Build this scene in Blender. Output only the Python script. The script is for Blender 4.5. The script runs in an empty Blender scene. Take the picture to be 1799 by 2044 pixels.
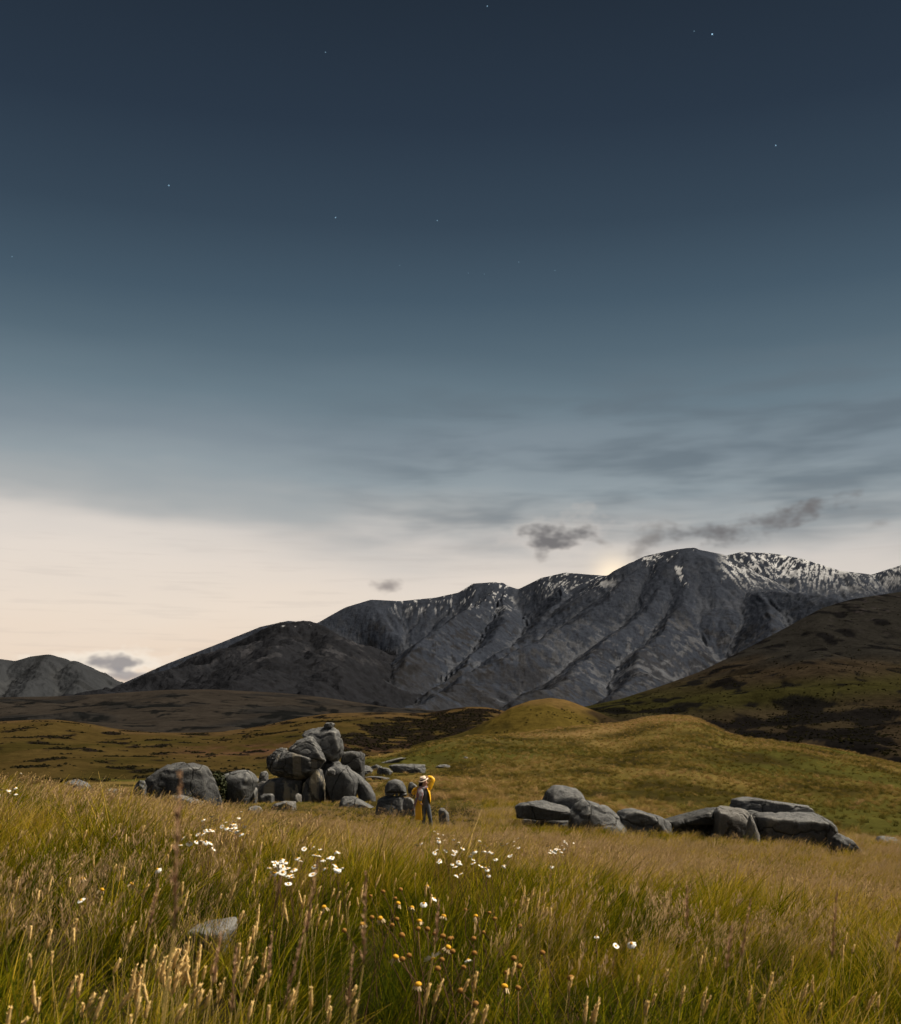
import bpy, bmesh, math, random
import numpy as np
from mathutils import Vector, Matrix, Euler

# ------------------------------------------------------------------ camera, sky, sun, exposure
sc = bpy.context.scene
col = sc.collection
FOC, CX, HOR, CAMZ = 2171.0, 899.5, 1450.0, 1.5      # focal length and horizon in units of a 1799 px wide frame
cam_d = bpy.data.cameras.new('camera')
cam = bpy.data.objects.new('camera', cam_d); col.objects.link(cam)
cam.location = (0, 0, CAMZ); cam.rotation_euler = (math.pi/2, 0, 0)
cam_d.sensor_fit = 'HORIZONTAL'; cam_d.sensor_width = 36.0
cam_d.lens = 36.0*FOC/1799.0
cam_d.shift_y = (HOR-1022.0)/1799.0
cam_d.clip_start = 0.1; cam_d.clip_end = 80000
cam_d.dof.use_dof = True; cam_d.dof.focus_distance = 24.0; cam_d.dof.aperture_fstop = 9.0
sc.camera = cam
EXPO = 2.42
vs = sc.view_settings
vs.view_transform = 'Standard'; vs.look = 'None'; vs.exposure = EXPO; vs.gamma = 1.0; vs.use_curve_mapping = False
try:
    sc.cycles.use_denoising = True
    sc.cycles.max_bounces = 5; sc.cycles.diffuse_bounces = 3; sc.cycles.transmission_bounces = 3
    sc.cycles.use_adaptive_sampling = True; sc.cycles.adaptive_threshold = 0.02; sc.cycles.adaptive_min_samples = 16
    sc.cycles.transparent_max_bounces = 4
except Exception:
    pass

SUN_AZ, SUN_EL = math.radians(82.0), math.radians(54.0)
sun_d = bpy.data.lights.new('sun', 'SUN')
sun_d.energy = 1.5; sun_d.angle = math.radians(26); sun_d.color = (1.0, 0.88, 0.69)
sun = bpy.data.objects.new('sun', sun_d); col.objects.link(sun)
_sd = Vector((math.sin(SUN_AZ)*math.cos(SUN_EL), math.cos(SUN_AZ)*math.cos(SUN_EL), math.sin(SUN_EL)))
sun.rotation_euler = (-_sd).to_track_quat('-Z', 'Y').to_euler()
sun.location = _sd*200

def lin(c):
    return tuple(((v/255)/12.92 if v/255 <= 0.04045 else ((v/255+0.055)/1.055)**2.4) for v in c)

class NT:
    """tiny node-tree helper"""
    def __init__(s, tree): s.t = tree; s.n = tree.nodes; s.l = tree.links
    def new(s, typ, **kw):
        n = s.n.new(typ)
        for k, v in kw.items(): setattr(n, k, v)
        return n
    def put(s, sock, v):
        if isinstance(v, bpy.types.NodeSocket): s.l.new(v, sock)
        elif v is not None:
            try: sock.default_value = v
            except Exception: sock.default_value = (*v, 1.0)
    def m(s, op, a, b=None, c=None, clamp=False):
        n = s.new('ShaderNodeMath', operation=op, use_clamp=clamp)
        for i, v in enumerate((a, b, c)):
            if v is not None: s.put(n.inputs[i], v)
        return n.outputs[0]
    def mix(s, f, a, b, blend='MIX'):
        n = s.new('ShaderNodeMix', data_type='RGBA', blend_type=blend, clamp_factor=True)
        s.put(n.inputs[0], f)
        for i, v in ((6, a), (7, b)):
            if isinstance(v, tuple) and len(v) == 3: v = (*v, 1.0)
            s.put(n.inputs[i], v)
        return n.outputs[2]
    def smooth(s, v, a, b):
        n = s.new('ShaderNodeMapRange', interpolation_type='SMOOTHSTEP')
        s.put(n.inputs[0], v); n.inputs[1].default_value = a; n.inputs[2].default_value = b
        return n.outputs[0]
    dims = '3D'
    def noise(s, vec, scale, detail=4, rough=0.55, out='Fac', dist=0.0):
        n = s.new('ShaderNodeTexNoise', noise_dimensions=s.dims)
        if vec is not None: s.l.new(vec, n.inputs['Vector'])
        n.inputs['Scale'].default_value = scale; n.inputs['Detail'].default_value = detail
        n.inputs['Roughness'].default_value = rough; n.inputs['Distortion'].default_value = dist
        return n.outputs[out]
    def ramp(s, f, stops, interp='LINEAR'):
        n = s.new('ShaderNodeValToRGB'); s.put(n.inputs[0], f)
        cr = n.color_ramp; cr.interpolation = interp
        while len(cr.elements) < len(stops): cr.elements.new(0.5)
        for e, (p, c) in zip(cr.elements, stops): e.position = p; e.color = (*c, 1.0) if len(c) == 3 else c
        return n.outputs[0]
    def attr(s, name, typ='GEOMETRY', out='Fac'):
        n = s.new('ShaderNodeAttribute', attribute_name=name, attribute_type=typ); return n.outputs[out]
    def scaled(s, vec, sx, sy, sz, loc=(0, 0, 0)):
        n = s.new('ShaderNodeMapping'); s.l.new(vec, n.inputs[0])
        n.inputs['Scale'].default_value = (sx, sy, sz); n.inputs['Location'].default_value = loc
        return n.outputs[0]

def pa(px, row):
    """photo pixel -> (azimuth, tan elevation) of that direction"""
    az = math.atan((px-CX)/FOC)
    return az, (HOR-row)/FOC*math.cos(az)

# ---- the sky: dusk gradient + thin cloud streaks + a few small dark clouds + first stars, all by direction
world = bpy.data.worlds.new('World'); sc.world = world; world.use_nodes = True
W = NT(world.node_tree); W.dims = '2D'
world.cycles.sampling_method = 'MANUAL'; world.cycles.sample_map_resolution = 512
bg = W.n['Background']
tc = W.new('ShaderNodeTexCoord')
sep = W.new('ShaderNodeSeparateXYZ'); W.l.new(tc.outputs['Generated'], sep.inputs[0])
X, Y, Z = sep.outputs
hyp = W.m('SQRT', W.m('ADD', W.m('MULTIPLY', X, X), W.m('MULTIPLY', Y, Y)))
V = W.m('DIVIDE', Z, W.m('MAXIMUM', hyp, 0.001))
AZ = W.m('ARCTAN2', X, Y)
comb = W.new('ShaderNodeCombineXYZ'); W.put(comb.inputs[0], AZ); W.put(comb.inputs[1], V)
AV = comb.outputs[0]
# the bright band sits lower toward the right of the view (more cloud there)
warp = W.m('MULTIPLY', W.m('SUBTRACT', W.noise(W.scaled(AV, 2.2, 9, 1), 2.0, 3), 0.5), 0.05)
lowmask = W.smooth(V, 0.42, 0.16)
tilt = W.m('MULTIPLY', W.m('MULTIPLY', W.smooth(AZ, -0.35, 0.40), 0.030), lowmask)
Vs = W.m('ADD', V, W.m('ADD', W.m('MULTIPLY', warp, lowmask), tilt))
def vrow(r): return (HOR-r)/FOC
stops = [(1440, (226, 202, 180)), (1330, (236, 215, 194)), (1220, (235, 220, 204)), (1130, (225, 214, 203)), (1060, (203, 198, 193)),
         (1000, (168, 172, 173)), (940, (146, 157, 163)), (870, (128, 141, 150)), (790, (107, 125, 136)), (700, (86, 105, 118)),
         (600, (70, 89, 104)), (450, (55, 71, 86)), (250, (43, 56, 71)), (0, (36, 47, 60)), (-700, (28, 37, 49))]
sky = W.ramp(W.m('MULTIPLY', Vs, 1.0), [(min(0.999, max(0.0, vrow(r))), lin(c)) for r, c in stops])
# a sharp upper edge of the pale band on the left
edge = W.m('MULTIPLY', W.smooth(Vs, 0.202, 0.176), W.m('MULTIPLY', W.smooth(AZ, -0.06, -0.30), W.smooth(V, 0.09, 0.18)))
sky = W.mix(W.m('MULTIPLY', edge, 0.55), sky, lin((230, 220, 210)))
# grey streaks of thin cloud
st = W.noise(W.scaled(AV, 3.2, 17, 1, (1.3, 0.4, 0)), 2.3, 3, 0.55, dist=0.15)
band = W.m('MULTIPLY', W.smooth(V, 0.13, 0.20), W.smooth(V, 0.36, 0.27))
streak = W.m('MULTIPLY', W.m('MULTIPLY', W.smooth(st, 0.32, 0.78), band), W.smooth(AZ, -0.24, 0.10))
sky = W.mix(W.m('MULTIPLY', streak, 0.68), sky, lin((98, 111, 121)))
st2 = W.noise(W.scaled(AV, 4, 60, 1, (0, 3, 0)), 2.6, 3, 0.6)
sky = W.mix(W.m('MULTIPLY', W.m('MULTIPLY', W.smooth(st2, 0.5, 0.72), W.m('MULTIPLY', W.smooth(V, 0.0, 0.05), W.smooth(V, 0.24, 0.13))), 0.12), sky, lin((176, 168, 163)))
# small clouds
cn = W.noise(W.scaled(AV, 1, 1.6, 1), 26.0, 3, 0.6)
cn2 = W.noise(W.scaled(AV, 1, 1.6, 1, (3, 3, 3)), 70.0, 1, 0.6)
def cloud(sky, px, row, a, b, colr, amt, tiltd=0.0, edge=0.55, rim=None):
    az0, v0 = pa(px, row)
    dx = W.m('SUBTRACT', AZ, az0); dy = W.m('SUBTRACT', V, v0)
    ca, sa = math.cos(math.radians(tiltd)), math.sin(math.radians(tiltd))
    u = W.m('DIVIDE', W.m('ADD', W.m('MULTIPLY', dx, ca), W.m('MULTIPLY', dy, sa)), a/FOC)
    v = W.m('DIVIDE', W.m('SUBTRACT', W.m('MULTIPLY', dy, ca), W.m('MULTIPLY', dx, sa)), b/FOC)
    d = W.m('SQRT', W.m('ADD', W.m('MULTIPLY', u, u), W.m('MULTIPLY', v, v)))
    q = W.m('ADD', W.m('SUBTRACT', 1.0, d), W.m('MULTIPLY', W.m('SUBTRACT', cn, 0.5), 2.2))
    q = W.m('ADD', q, W.m('MULTIPLY', W.m('SUBTRACT', cn2, 0.5), 0.45))
    front = W.smooth(Y, 0.0, 0.2)
    if rim:
        sky = W.mix(W.m('MULTIPLY', W.m('MULTIPLY', W.smooth(q, -0.55, 0.25), front), rim[1]), sky, rim[0])
    return W.mix(W.m('MULTIPLY', W.m('MULTIPLY', W.smooth(q, 0.0, edge), front), amt), sky, colr)
g1, g2 = lin((112, 110, 111)), lin((128, 124, 122))
sky = cloud(sky, 1105, 1078, 92, 38, g1, 0.95, 14, 0.9, (lin((224, 213, 203)), 0.22))
sky = cloud(sky, 1080, 1110, 42, 18, g2, 0.7, 0, 1.2)
sky = cloud(sky, 1200, 1082, 30, 12, g2, 0.55, -20, 1.2)
sky = cloud(sky, 1298, 1078, 50, 34, g2, 0.7, 30, 1.2)
sky = cloud(sky, 1390, 1064, 85, 22, g1, 0.8, 10, 1.1)
sky = cloud(sky, 1540, 1038, 165, 30, g1, 0.9, 12, 1.0)
sky = cloud(sky, 1615, 1018, 50, 26, g1, 0.7, 20, 1.2)
sky = cloud(sky, 1755, 1046, 30, 12, g2, 0.45, 0, 1.2)
sky = cloud(sky, 772, 1170, 32, 19, lin((150, 142, 138)), 0.9, 0, 1.1)
sky = cloud(sky, 215, 1322, 110, 20, lin((136, 133, 136)), 0.85, 3, 0.9, (lin((246, 234, 218)), 0.9))
sky = cloud(sky, 250, 1348, 60, 12, lin((150, 146, 148)), 0.8, 0, 0.9)
# the last of the sun, just behind the ridge
s_az, s_v = pa(1224, 1152)
sdx = W.m('SUBTRACT', AZ, s_az); sdy = W.m('SUBTRACT', V, s_v)
sd2 = W.m('ADD', W.m('MULTIPLY', sdx, sdx), W.m('MULTIPLY', sdy, sdy))
glow = W.m('POWER', 2.718, W.m('MULTIPLY', sd2, -1/(2*(26/FOC)**2)))
sky = W.mix(W.m('MULTIPLY', glow, 0.95), sky, (1.15, 0.95, 0.70))
# below the horizon: dim ground tone
sky = W.mix(W.smooth(V, -0.01, -0.06), sky, (0.03, 0.028, 0.025))
W.put(bg.inputs[0], sky)
bg.inputs[1].default_value = 1.0/2**EXPO

# ------------------------------------------------------------------ numpy noise
_rs = np.random.RandomState(7)
_perm = _rs.permutation(4096)
_g2 = _rs.randn(4096, 2); _g2 /= np.linalg.norm(_g2, axis=1)[:, None]
_g3 = _rs.randn(4096, 3); _g3 /= np.linalg.norm(_g3, axis=1)[:, None]
def _h(*idx):
    h = np.zeros_like(idx[0])
    for i in idx: h = _perm[(h + i) & 4095]
    return h
def perlin2(x, y, seed=0):
    x = np.asarray(x, float)+seed*37.17; y = np.asarray(y, float)+seed*91.73
    xi, yi = np.floor(x).astype(np.int64), np.floor(y).astype(np.int64); xf, yf = x-xi, y-yi
    u, v = xf**3*(xf*(xf*6-15)+10), yf**3*(yf*(yf*6-15)+10)
    def g(a, b):
        q = _g2[_h(xi+a, yi+b)]; return q[..., 0]*(xf-a)+q[..., 1]*(yf-b)
    n0 = g(0, 0)*(1-u)+g(1, 0)*u; n1 = g(0, 1)*(1-u)+g(1, 1)*u
    return (n0*(1-v)+n1*v)*1.5
def perlin3(p, seed=0):
    p = np.asarray(p, float)+np.array([seed*17.3, seed*5.9, seed*31.1]); pi = np.floor(p).astype(np.int64); f = p-pi
    w = f**3*(f*(f*6-15)+10); out = 0
    for a in (0, 1):
        for b in (0, 1):
            for c in (0, 1):
                q = _g3[_h(pi[:, 0]+a, pi[:, 1]+b, pi[:, 2]+c)]
                d = q[:, 0]*(f[:, 0]-a)+q[:, 1]*(f[:, 1]-b)+q[:, 2]*(f[:, 2]-c)
                out = out+d*(w[:, 0] if a else 1-w[:, 0])*(w[:, 1] if b else 1-w[:, 1])*(w[:, 2] if c else 1-w[:, 2])
    return out*1.5
def fbm2(x, y, o=4, seed=0, gain=0.5):
    s, a = 0, 1.0
    for i in range(o):
        s = s+a*perlin2(x*2**i, y*2**i, seed+i); a *= gain
    return s
def ridged2(x, y, o=4, seed=0, gain=0.5):
    s, a = 0, 1.0
    for i in range(o):
        s = s+a*(1-2*np.abs(perlin2(x*2**i, y*2**i, seed+i))); a *= gain
    return s
def sst(v, a, b):
    t = np.clip((v-a)/(b-a), 0, 1); return t*t*(3-2*t)
def lerp(a, b, t): return a+(b-a)*t
def cmix(c, c2, m):
    return c*(1-m[..., None])+np.array(c2)*m[..., None]

# ------------------------------------------------------------------ mesh helpers
def mesh_np(name, verts, faces, smooth=True):
    me = bpy.data.meshes.new(name)
    verts = np.asarray(verts, np.float32)
    faces = np.asarray(faces, np.int32); k = faces.shape[1]
    me.vertices.add(len(verts)); me.vertices.foreach_set('co', verts.ravel())
    me.loops.add(faces.size); me.loops.foreach_set('vertex_index', faces.ravel())
    me.polygons.add(len(faces)); me.polygons.foreach_set('loop_start', np.arange(len(faces), dtype=np.int32)*k)
    me.polygons.foreach_set('loop_total', np.full(len(faces), k, np.int32))
    me.polygons.foreach_set('use_smooth', np.full(len(faces), smooth, bool))
    me.update(calc_edges=True)
    return me
def set_attr(me, name, vals, typ='FLOAT', dom='POINT'):
    a = me.attributes.new(name, typ, dom)
    vals = np.asarray(vals)
    if typ == 'FLOAT_COLOR':
        if vals.shape[1] == 3: vals = np.concatenate([vals, np.ones((len(vals), 1))], 1)
        a.data.foreach_set('color', vals.astype(np.float32).ravel())
    elif typ == 'FLOAT_VECTOR': a.data.foreach_set('vector', vals.astype(np.float32).ravel())
    elif typ == 'INT': a.data.foreach_set('value', vals.astype(np.int32).ravel())
    else: a.data.foreach_set('value', vals.astype(np.float32).ravel())
def link(name, me, mats=None, parent=None, label=None, cat=None, group=None, kind=None, loc=None):
    o = bpy.data.objects.new(name, me); col.objects.link(o)
    if mats is not None and me is not None and len(me.materials) == 0:
        for m in (mats if isinstance(mats, (list, tuple)) else [mats]): me.materials.append(m)
    if parent: o.parent = parent
    if loc is not None: o.location = loc
    for k, v in (('label', label), ('category', cat), ('group', group), ('kind', kind)):
        if v: o[k] = v
    return o
def grid_faces(nr, nc):
    i = np.arange((nr-1)*(nc-1)); r, c = i//(nc-1), i % (nc-1); a = r*nc+c
    return np.stack([a, a+1, a+nc+1, a+nc], 1)
def at(px, row, D):
    return Vector(((px-CX)/FOC*D, D, CAMZ+D*(HOR-row)/FOC))

# ------------------------------------------------------------------ materials
def new_mat(name, rough=0.9, spec=0.15):
    m = bpy.data.materials.new(name); m.use_nodes = True
    n = NT(m.node_tree); b = n.n['Principled BSDF']
    b.inputs['Roughness'].default_value = rough; b.inputs['Specular IOR Level'].default_value = spec
    return m, n, b
def pos(n): return n.new('ShaderNodeNewGeometry').outputs['Position']
def bump(n, b, h, dist, strength=1.0):
    k = n.new('ShaderNodeBump'); n.put(k.inputs['Height'], h); k.inputs['Distance'].default_value = dist; k.inputs['Strength'].default_value = strength
    n.l.new(k.outputs[0], b.inputs['Normal'])
def plain(name, c, rough=0.85, var=0.25, scale=30, spec=0.15):
    m, n, b = new_mat(name, rough, spec)
    ob = n.new('ShaderNodeTexCoord').outputs['Object']
    f = n.noise(ob, scale, 3)
    n.put(b.inputs['Base Color'], n.mix(f, tuple(v*(1-var) for v in c), tuple(min(1, v*(1+var)) for v in c)))
    return m

def terrain_mat(name, s1, s2, amt=0.5, bdist=1.0, stretch=1.0):
    """colour comes from the 'tone' attribute (vegetation, scree, snow), broken up by noise at two scales"""
    m, n, b = new_mat(name, 1.0, 0.0)
    p = pos(n); c = n.attr('tone', out='Color')
    f1 = n.noise(p, s1, 5, 0.6); f2 = n.noise(n.scaled(p, 1, 1, stretch), s2, 5, 0.65)
    f = n.m('ADD', n.m('MULTIPLY', f1, 0.45), n.m('MULTIPLY', f2, 0.55))
    k = n.m('ADD', 1.0, n.m('MULTIPLY', n.m('SUBTRACT', f, 0.5), amt*4))
    k = n.m('MAXIMUM', k, 0.25)
    cc = n.new('ShaderNodeVectorMath', operation='SCALE'); n.l.new(c, cc.inputs[0]); n.put(cc.inputs['Scale'], k)
    n.put(b.inputs['Base Color'], cc.outputs[0])
    bump(n, b, f2, bdist, 0.8)
    return m
M_mount = terrain_mat('mountain_scree', 0.006, 0.045, 0.55, 10, 0.6)
M_far = terrain_mat('far_mountain_rock', 0.003, 0.012, 0.35, 20, 0.6)
M_foot = terrain_mat('foothill_heath', 0.012, 0.06, 0.55, 5)
M_slope = terrain_mat('dark_slope_heath', 0.02, 0.12, 0.75, 3)
M_hills = terrain_mat('tussock_hillside', 0.03, 0.25, 0.6, 1.2)
M_hill = terrain_mat('short_grass_hill', 0.10, 1.3, 0.55, 0.25)
M_soil = terrain_mat('meadow_soil', 0.6, 6.0, 0.5, 0.05)

def rock_mat(name, streak=0.0, pale=0.0, tone=1.0):
    m, n, b = new_mat(name, 0.88, 0.2)
    p = pos(n); geo = n.new('ShaderNodeNewGeometry')
    nz = n.new('ShaderNodeSeparateXYZ'); n.l.new(geo.outputs['Normal'], nz.inputs[0]); up = nz.outputs[2]
    big = n.noise(p, 0.55, 5, 0.6); mid = n.noise(p, 2.6, 6, 0.65, dist=0.4); fine = n.noise(p, 14, 5, 0.7)
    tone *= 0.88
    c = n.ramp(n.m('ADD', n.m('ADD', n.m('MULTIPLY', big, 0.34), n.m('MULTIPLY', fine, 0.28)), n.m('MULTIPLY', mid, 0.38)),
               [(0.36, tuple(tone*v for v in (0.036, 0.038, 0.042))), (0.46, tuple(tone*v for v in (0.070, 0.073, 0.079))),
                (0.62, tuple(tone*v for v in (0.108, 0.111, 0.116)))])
    # water stains run down the faces
    vs_ = n.noise(n.scaled(p, 2.2, 2.2, 0.16), 2.0, 4, 0.6)
    c = n.mix(n.m('MULTIPLY', n.smooth(vs_, 0.52, 0.70), 0.6), c, tuple(tone*v for v in (0.020, 0.0205, 0.0225)))
    # grey lichen on top, white specks
    li = n.m('MULTIPLY', n.smooth(up, 0.15, 0.75), n.smooth(n.noise(p, 3.1, 6, 0.7), 0.36, 0.62))
    c = n.mix(n.m('MULTIPLY', li, 0.65*min(1, tone/0.88)**1.5), c, (0.175, 0.178, 0.182))
    sp = n.m('MULTIPLY', n.smooth(n.noise(p, 9.0, 3, 0.6), 0.66, 0.74), n.smooth(n.noise(p, 1.1, 2, 0.5), 0.45, 0.6))
    c = n.mix(n.m('MULTIPLY', sp, 0.7), c, (0.36, 0.36, 0.34))
    if streak:
        w = n.noise(n.scaled(p, 1.5, 1.5, 0.10, (5, 2, 1)), 1.5, 4, 0.55)
        c = n.mix(n.m('MULTIPLY', n.smooth(w, 0.50, 0.60), streak), c, (0.36, 0.31, 0.22))
    if pale:
        c = n.mix(pale, c, (0.16, 0.15, 0.14))
    pt = geo.outputs['Pointiness']      # worn pale edges
    c = n.mix(n.m('MULTIPLY', n.smooth(pt, 0.515, 0.57), 0.55), c, (0.24, 0.24, 0.235))
    vor = n.new('ShaderNodeTexVoronoi', feature='DISTANCE_TO_EDGE'); vor.inputs['Scale'].default_value = 0.42
    wp = n.new('ShaderNodeVectorMath', operation='ADD'); n.l.new(p, wp.inputs[0])
    nc_ = n.new('ShaderNodeTexNoise'); n.l.new(p, nc_.inputs['Vector']); nc_.inputs['Scale'].default_value = 1.1; nc_.inputs['Detail'].default_value = 4
    n.l.new(nc_.outputs['Color'], wp.inputs[1]); n.l.new(wp.outputs[0], vor.inputs['Vector'])
    crack = n.smooth(vor.outputs['Distance'], 0.0, 0.035)
    c = n.mix(n.m('MULTIPLY', n.m('SUBTRACT', 1.0, n.smooth(vor.outputs['Distance'], 0.004, 0.022)), 0.75), c, (0.012, 0.012, 0.012))
    n.put(b.inputs['Base Color'], c)
    h = n.m('ADD', n.m('MULTIPLY', mid, 1.0), n.m('ADD', n.m('MULTIPLY', fine, 0.35), n.m('MULTIPLY', crack, 0.3)))
    bump(n, b, h, 0.13, 1.0)
    return m
M_rock = rock_mat('grey_limestone')
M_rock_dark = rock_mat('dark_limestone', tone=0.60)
M_rock_streak = rock_mat('streaked_limestone', streak=0.75)
M_rock_lstreak = rock_mat('stained_limestone', streak=0.3, tone=0.75)
M_rock_pale = rock_mat('pale_limestone', pale=0.5)
M_stone = rock_mat('weathered_pale_stone', pale=0.7, tone=1.5)

def grass_mat(name, stops, trans=0.35, rndamt=0.25, tintname='tint'):
    m = bpy.data.materials.new(name); m.use_nodes = True
    n = NT(m.node_tree); n.n.remove(n.n['Principled BSDF'])
    out = n.n['Material Output']
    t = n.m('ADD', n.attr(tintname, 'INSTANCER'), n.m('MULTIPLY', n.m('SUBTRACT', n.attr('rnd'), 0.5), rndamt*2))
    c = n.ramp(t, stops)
    d = n.new('ShaderNodeBsdfDiffuse'); tr = n.new('ShaderNodeBsdfTranslucent')
    n.put(d.inputs[0], c); n.put(tr.inputs[0], c)
    mx = n.new('ShaderNodeMixShader'); mx.inputs[0].default_value = trans
    n.l.new(d.outputs[0], mx.inputs[1]); n.l.new(tr.outputs[0], mx.inputs[2]); n.l.new(mx.outputs[0], out.inputs[0])
    return m
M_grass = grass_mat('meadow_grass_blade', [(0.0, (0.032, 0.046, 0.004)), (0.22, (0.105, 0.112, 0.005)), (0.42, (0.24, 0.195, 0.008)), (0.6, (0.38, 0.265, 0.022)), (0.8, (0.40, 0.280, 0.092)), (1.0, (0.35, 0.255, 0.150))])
M_stalk = grass_mat('dry_grass_stalk', [(0.0, (0.24, 0.17, 0.055)), (0.5, (0.38, 0.265, 0.115)), (1.0, (0.46, 0.315, 0.185))], 0.3)
M_tuss = grass_mat('hill_tussock_blade', [(0.0, (0.052, 0.050, 0.010)), (0.45, (0.150, 0.116, 0.024)), (0.8, (0.275, 0.188, 0.060)), (1.0, (0.36, 0.235, 0.115))], 0.25)
M_scrub = grass_mat('heath_scrub_leaf', [(0.0, (0.0084, 0.0078, 0.0060)), (0.5, (0.0168, 0.0162, 0.0084)), (1.0, (0.0300, 0.0270, 0.0108))], 0.1)

# ------------------------------------------------------------------ the ground: heights known along rays
PXK = np.array([-300, 0, 250, 450, 700, 900, 1100, 1330, 1450, 1600, 1799, 2100], float)
ZK = {0.4: [0.0]*12, 3.0: [.05, .04, .03, .02, 0, 0, 0, -.02, -.02, -.03, -.05, -.08],
      6: [.2, .16, .12, .08, 0, -.06, -.10, -.16, -.18, -.22, -.28, -.35], 10: [.32, .26, .18, .10, -.08, -.2, -.28, -.40, -.46, -.56, -.70, -.9],
      18: [.25, .14, -.15, -.38, -.70, -.84, -.98, -1.26, -1.36, -1.50, -1.70, -2.0], 25: [0, -.12, -.60, -.92, -1.28, -1.40, -1.60, -1.95, -2.08, -2.25, -2.5, -2.9],
      34: [-.7, -.85, -1.25, -1.55, -1.82, -1.85, -2.1, -2.45, -2.58, -2.75, -3.0, -3.4], 45: [-2.0, -2.0, -2.05, -2.2, -2.40, -2.42, -2.65, -2.9, -3.0, -3.2, -3.45, -3.8]}
RK = {62: [1640, 1625, 1606, 1598, 1594, 1594, 1624, 1645, 1655, 1670, 1690, 1710], 95: [1615, 1605, 1595, 1590, 1560, 1556, 1572, 1585, 1592, 1605, 1622, 1645],
      140: [1590, 1585, 1580, 1575, 1530, 1517, 1520, 1526, 1532, 1542, 1562, 1588], 190: [1570, 1568, 1566, 1562, 1530, 1482, 1482, 1478, 1475, 1487, 1525, 1562],
      240: [1560, 1560, 1558, 1555, 1534, 1486, 1459, 1440, 1466, 1492, 1530, 1565], 275: [1556, 1556, 1555, 1552, 1536, 1495, 1462, 1431, 1474, 1500, 1535, 1568]}
DK = sorted(list(ZK)+list(RK))+[340, 500, 40000]
rowsZ = []
for d in DK:
    if d in ZK: rowsZ.append(ZK[d])
    elif d in RK: rowsZ.append([CAMZ+d*(HOR-r)/FOC for r in RK[d]])
    else: rowsZ.append([-16.0]*12 if d == 340 else [-22.0]*12)
rowsZ = np.array(rowsZ)
LD = np.log(np.array(DK))
_ld = np.linspace(math.log(0.4), math.log(600), 420); _px = np.linspace(-300, 2100, 260)
T1 = np.stack([np.interp(_ld, LD, rowsZ[:, j]) for j in range(12)], 1)
T2 = np.stack([np.interp(_px, PXK, T1[i]) for i in range(len(_ld))], 0)
def blur(a, k, ax):
    w = np.ones(2*k+1)/(2*k+1)
    pad = [(0, 0), (0, 0)]; pad[ax] = (k, k)
    p = np.pad(a, pad, mode='edge')
    return np.apply_along_axis(lambda v: np.convolve(v, w, 'valid'), ax, p)
for _ in range(2):
    T2 = blur(T2, 5, 0); T2 = blur(T2, 7, 1)
# bring the hill's skyline to the crest line seen in the photograph
CREST = np.array([(640, 1530), (700, 1520), (760, 1512), (850, 1494), (900, 1481), (960, 1470), (1060, 1460), (1150, 1450), (1240, 1444), (1290, 1434), (1330, 1430), (1385, 1433), (1425, 1450), (1455, 1465), (1490, 1474), (1540, 1479), (1620, 1489), (1700, 1503), (1760, 1517), (1799, 1527), (1950, 1552), (2100, 1570)], float)
_D = np.exp(_ld); _sl = (T2-CAMZ)/_D[:, None]*FOC; _m = (_D > 110) & (_D < 300)
_cur = HOR-_sl[_m].max(0); _want = np.interp(_px, CREST[:, 0], CREST[:, 1])
_fix = np.where(_px > 640, _cur-_want, 0.0)
T2 = T2+_D[:, None]/FOC*_fix[None]*(sst(_D, 80, 170)*(1-sst(_D, 290, 345)))[:, None]
def Zg_pd(px, D):
    px = np.clip(np.asarray(px, float), -300, 2100); D = np.maximum(np.asarray(D, float), 0.4)
    fi = (np.log(D)-_ld[0])/(_ld[1]-_ld[0]); fi = np.clip(fi, 0, len(_ld)-1.001); fj = (px+300)/(_px[1]-_px[0]); fj = np.clip(fj, 0, len(_px)-1.001)
    i, j = fi.astype(int), fj.astype(int); a, b = fi-i, fj-j
    z = (T2[i, j]*(1-b)+T2[i, j+1]*b)*(1-a)+(T2[i+1, j]*(1-b)+T2[i+1, j+1]*b)*a
    return z
def Zg(x, y):
    x = np.asarray(x, float); y = np.asarray(y, float)
    az = np.arctan2(x, y); r = np.hypot(x, y); azc = np.clip(az, -0.505, 0.505)
    D = r*np.cos(azc); px = CX+FOC*np.tan(azc)
    back = sst(np.abs(az), 0.9, 2.2)
    z = Zg_pd(px, D)*(1-back)
    # hollows, hummocks and folds
    s = sst(r, 1.5, 12)
    z = z+fbm2(x/2.6, y/2.6, 3, 3)*0.06*s+perlin2(x/9, y/9, 5)*0.14*sst(r, 6, 25)
    far = sst(r, 70, 130)*(1-sst(r, 330, 500))
    z = z+far*(fbm2(x/34, y/34, 3, 9)*0.9*(1-sst(D, 190, 250)*0.6))
    return z-back*sst(r, 20, 400)*15
def gpt(px, D):
    x = (px-CX)/FOC*D; return x, D, float(Zg(x, D))

az_f = np.concatenate([np.radians(np.arange(-180, -36, 3.0)), np.radians(np.linspace(-36, 36, 620)), np.radians(np.arange(39, 181, 3.0))])
r_f = np.concatenate([[0.05], np.exp(np.linspace(math.log(0.6), math.log(60), 190)), np.exp(np.linspace(math.log(60.6), math.log(420), 170)), np.exp(np.linspace(math.log(450), math.log(38000), 24))])
RR, AA = np.meshgrid(r_f, az_f, indexing='ij')
gx, gy = RR*np.sin(AA), RR*np.cos(AA)
gz = Zg(gx, gy)
# a round shouldered look: keep far floor flat
faces = grid_faces(len(r_f), len(az_f))
PXg = CX+FOC*np.tan(np.clip(AA, -0.6, 0.6))
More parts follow.
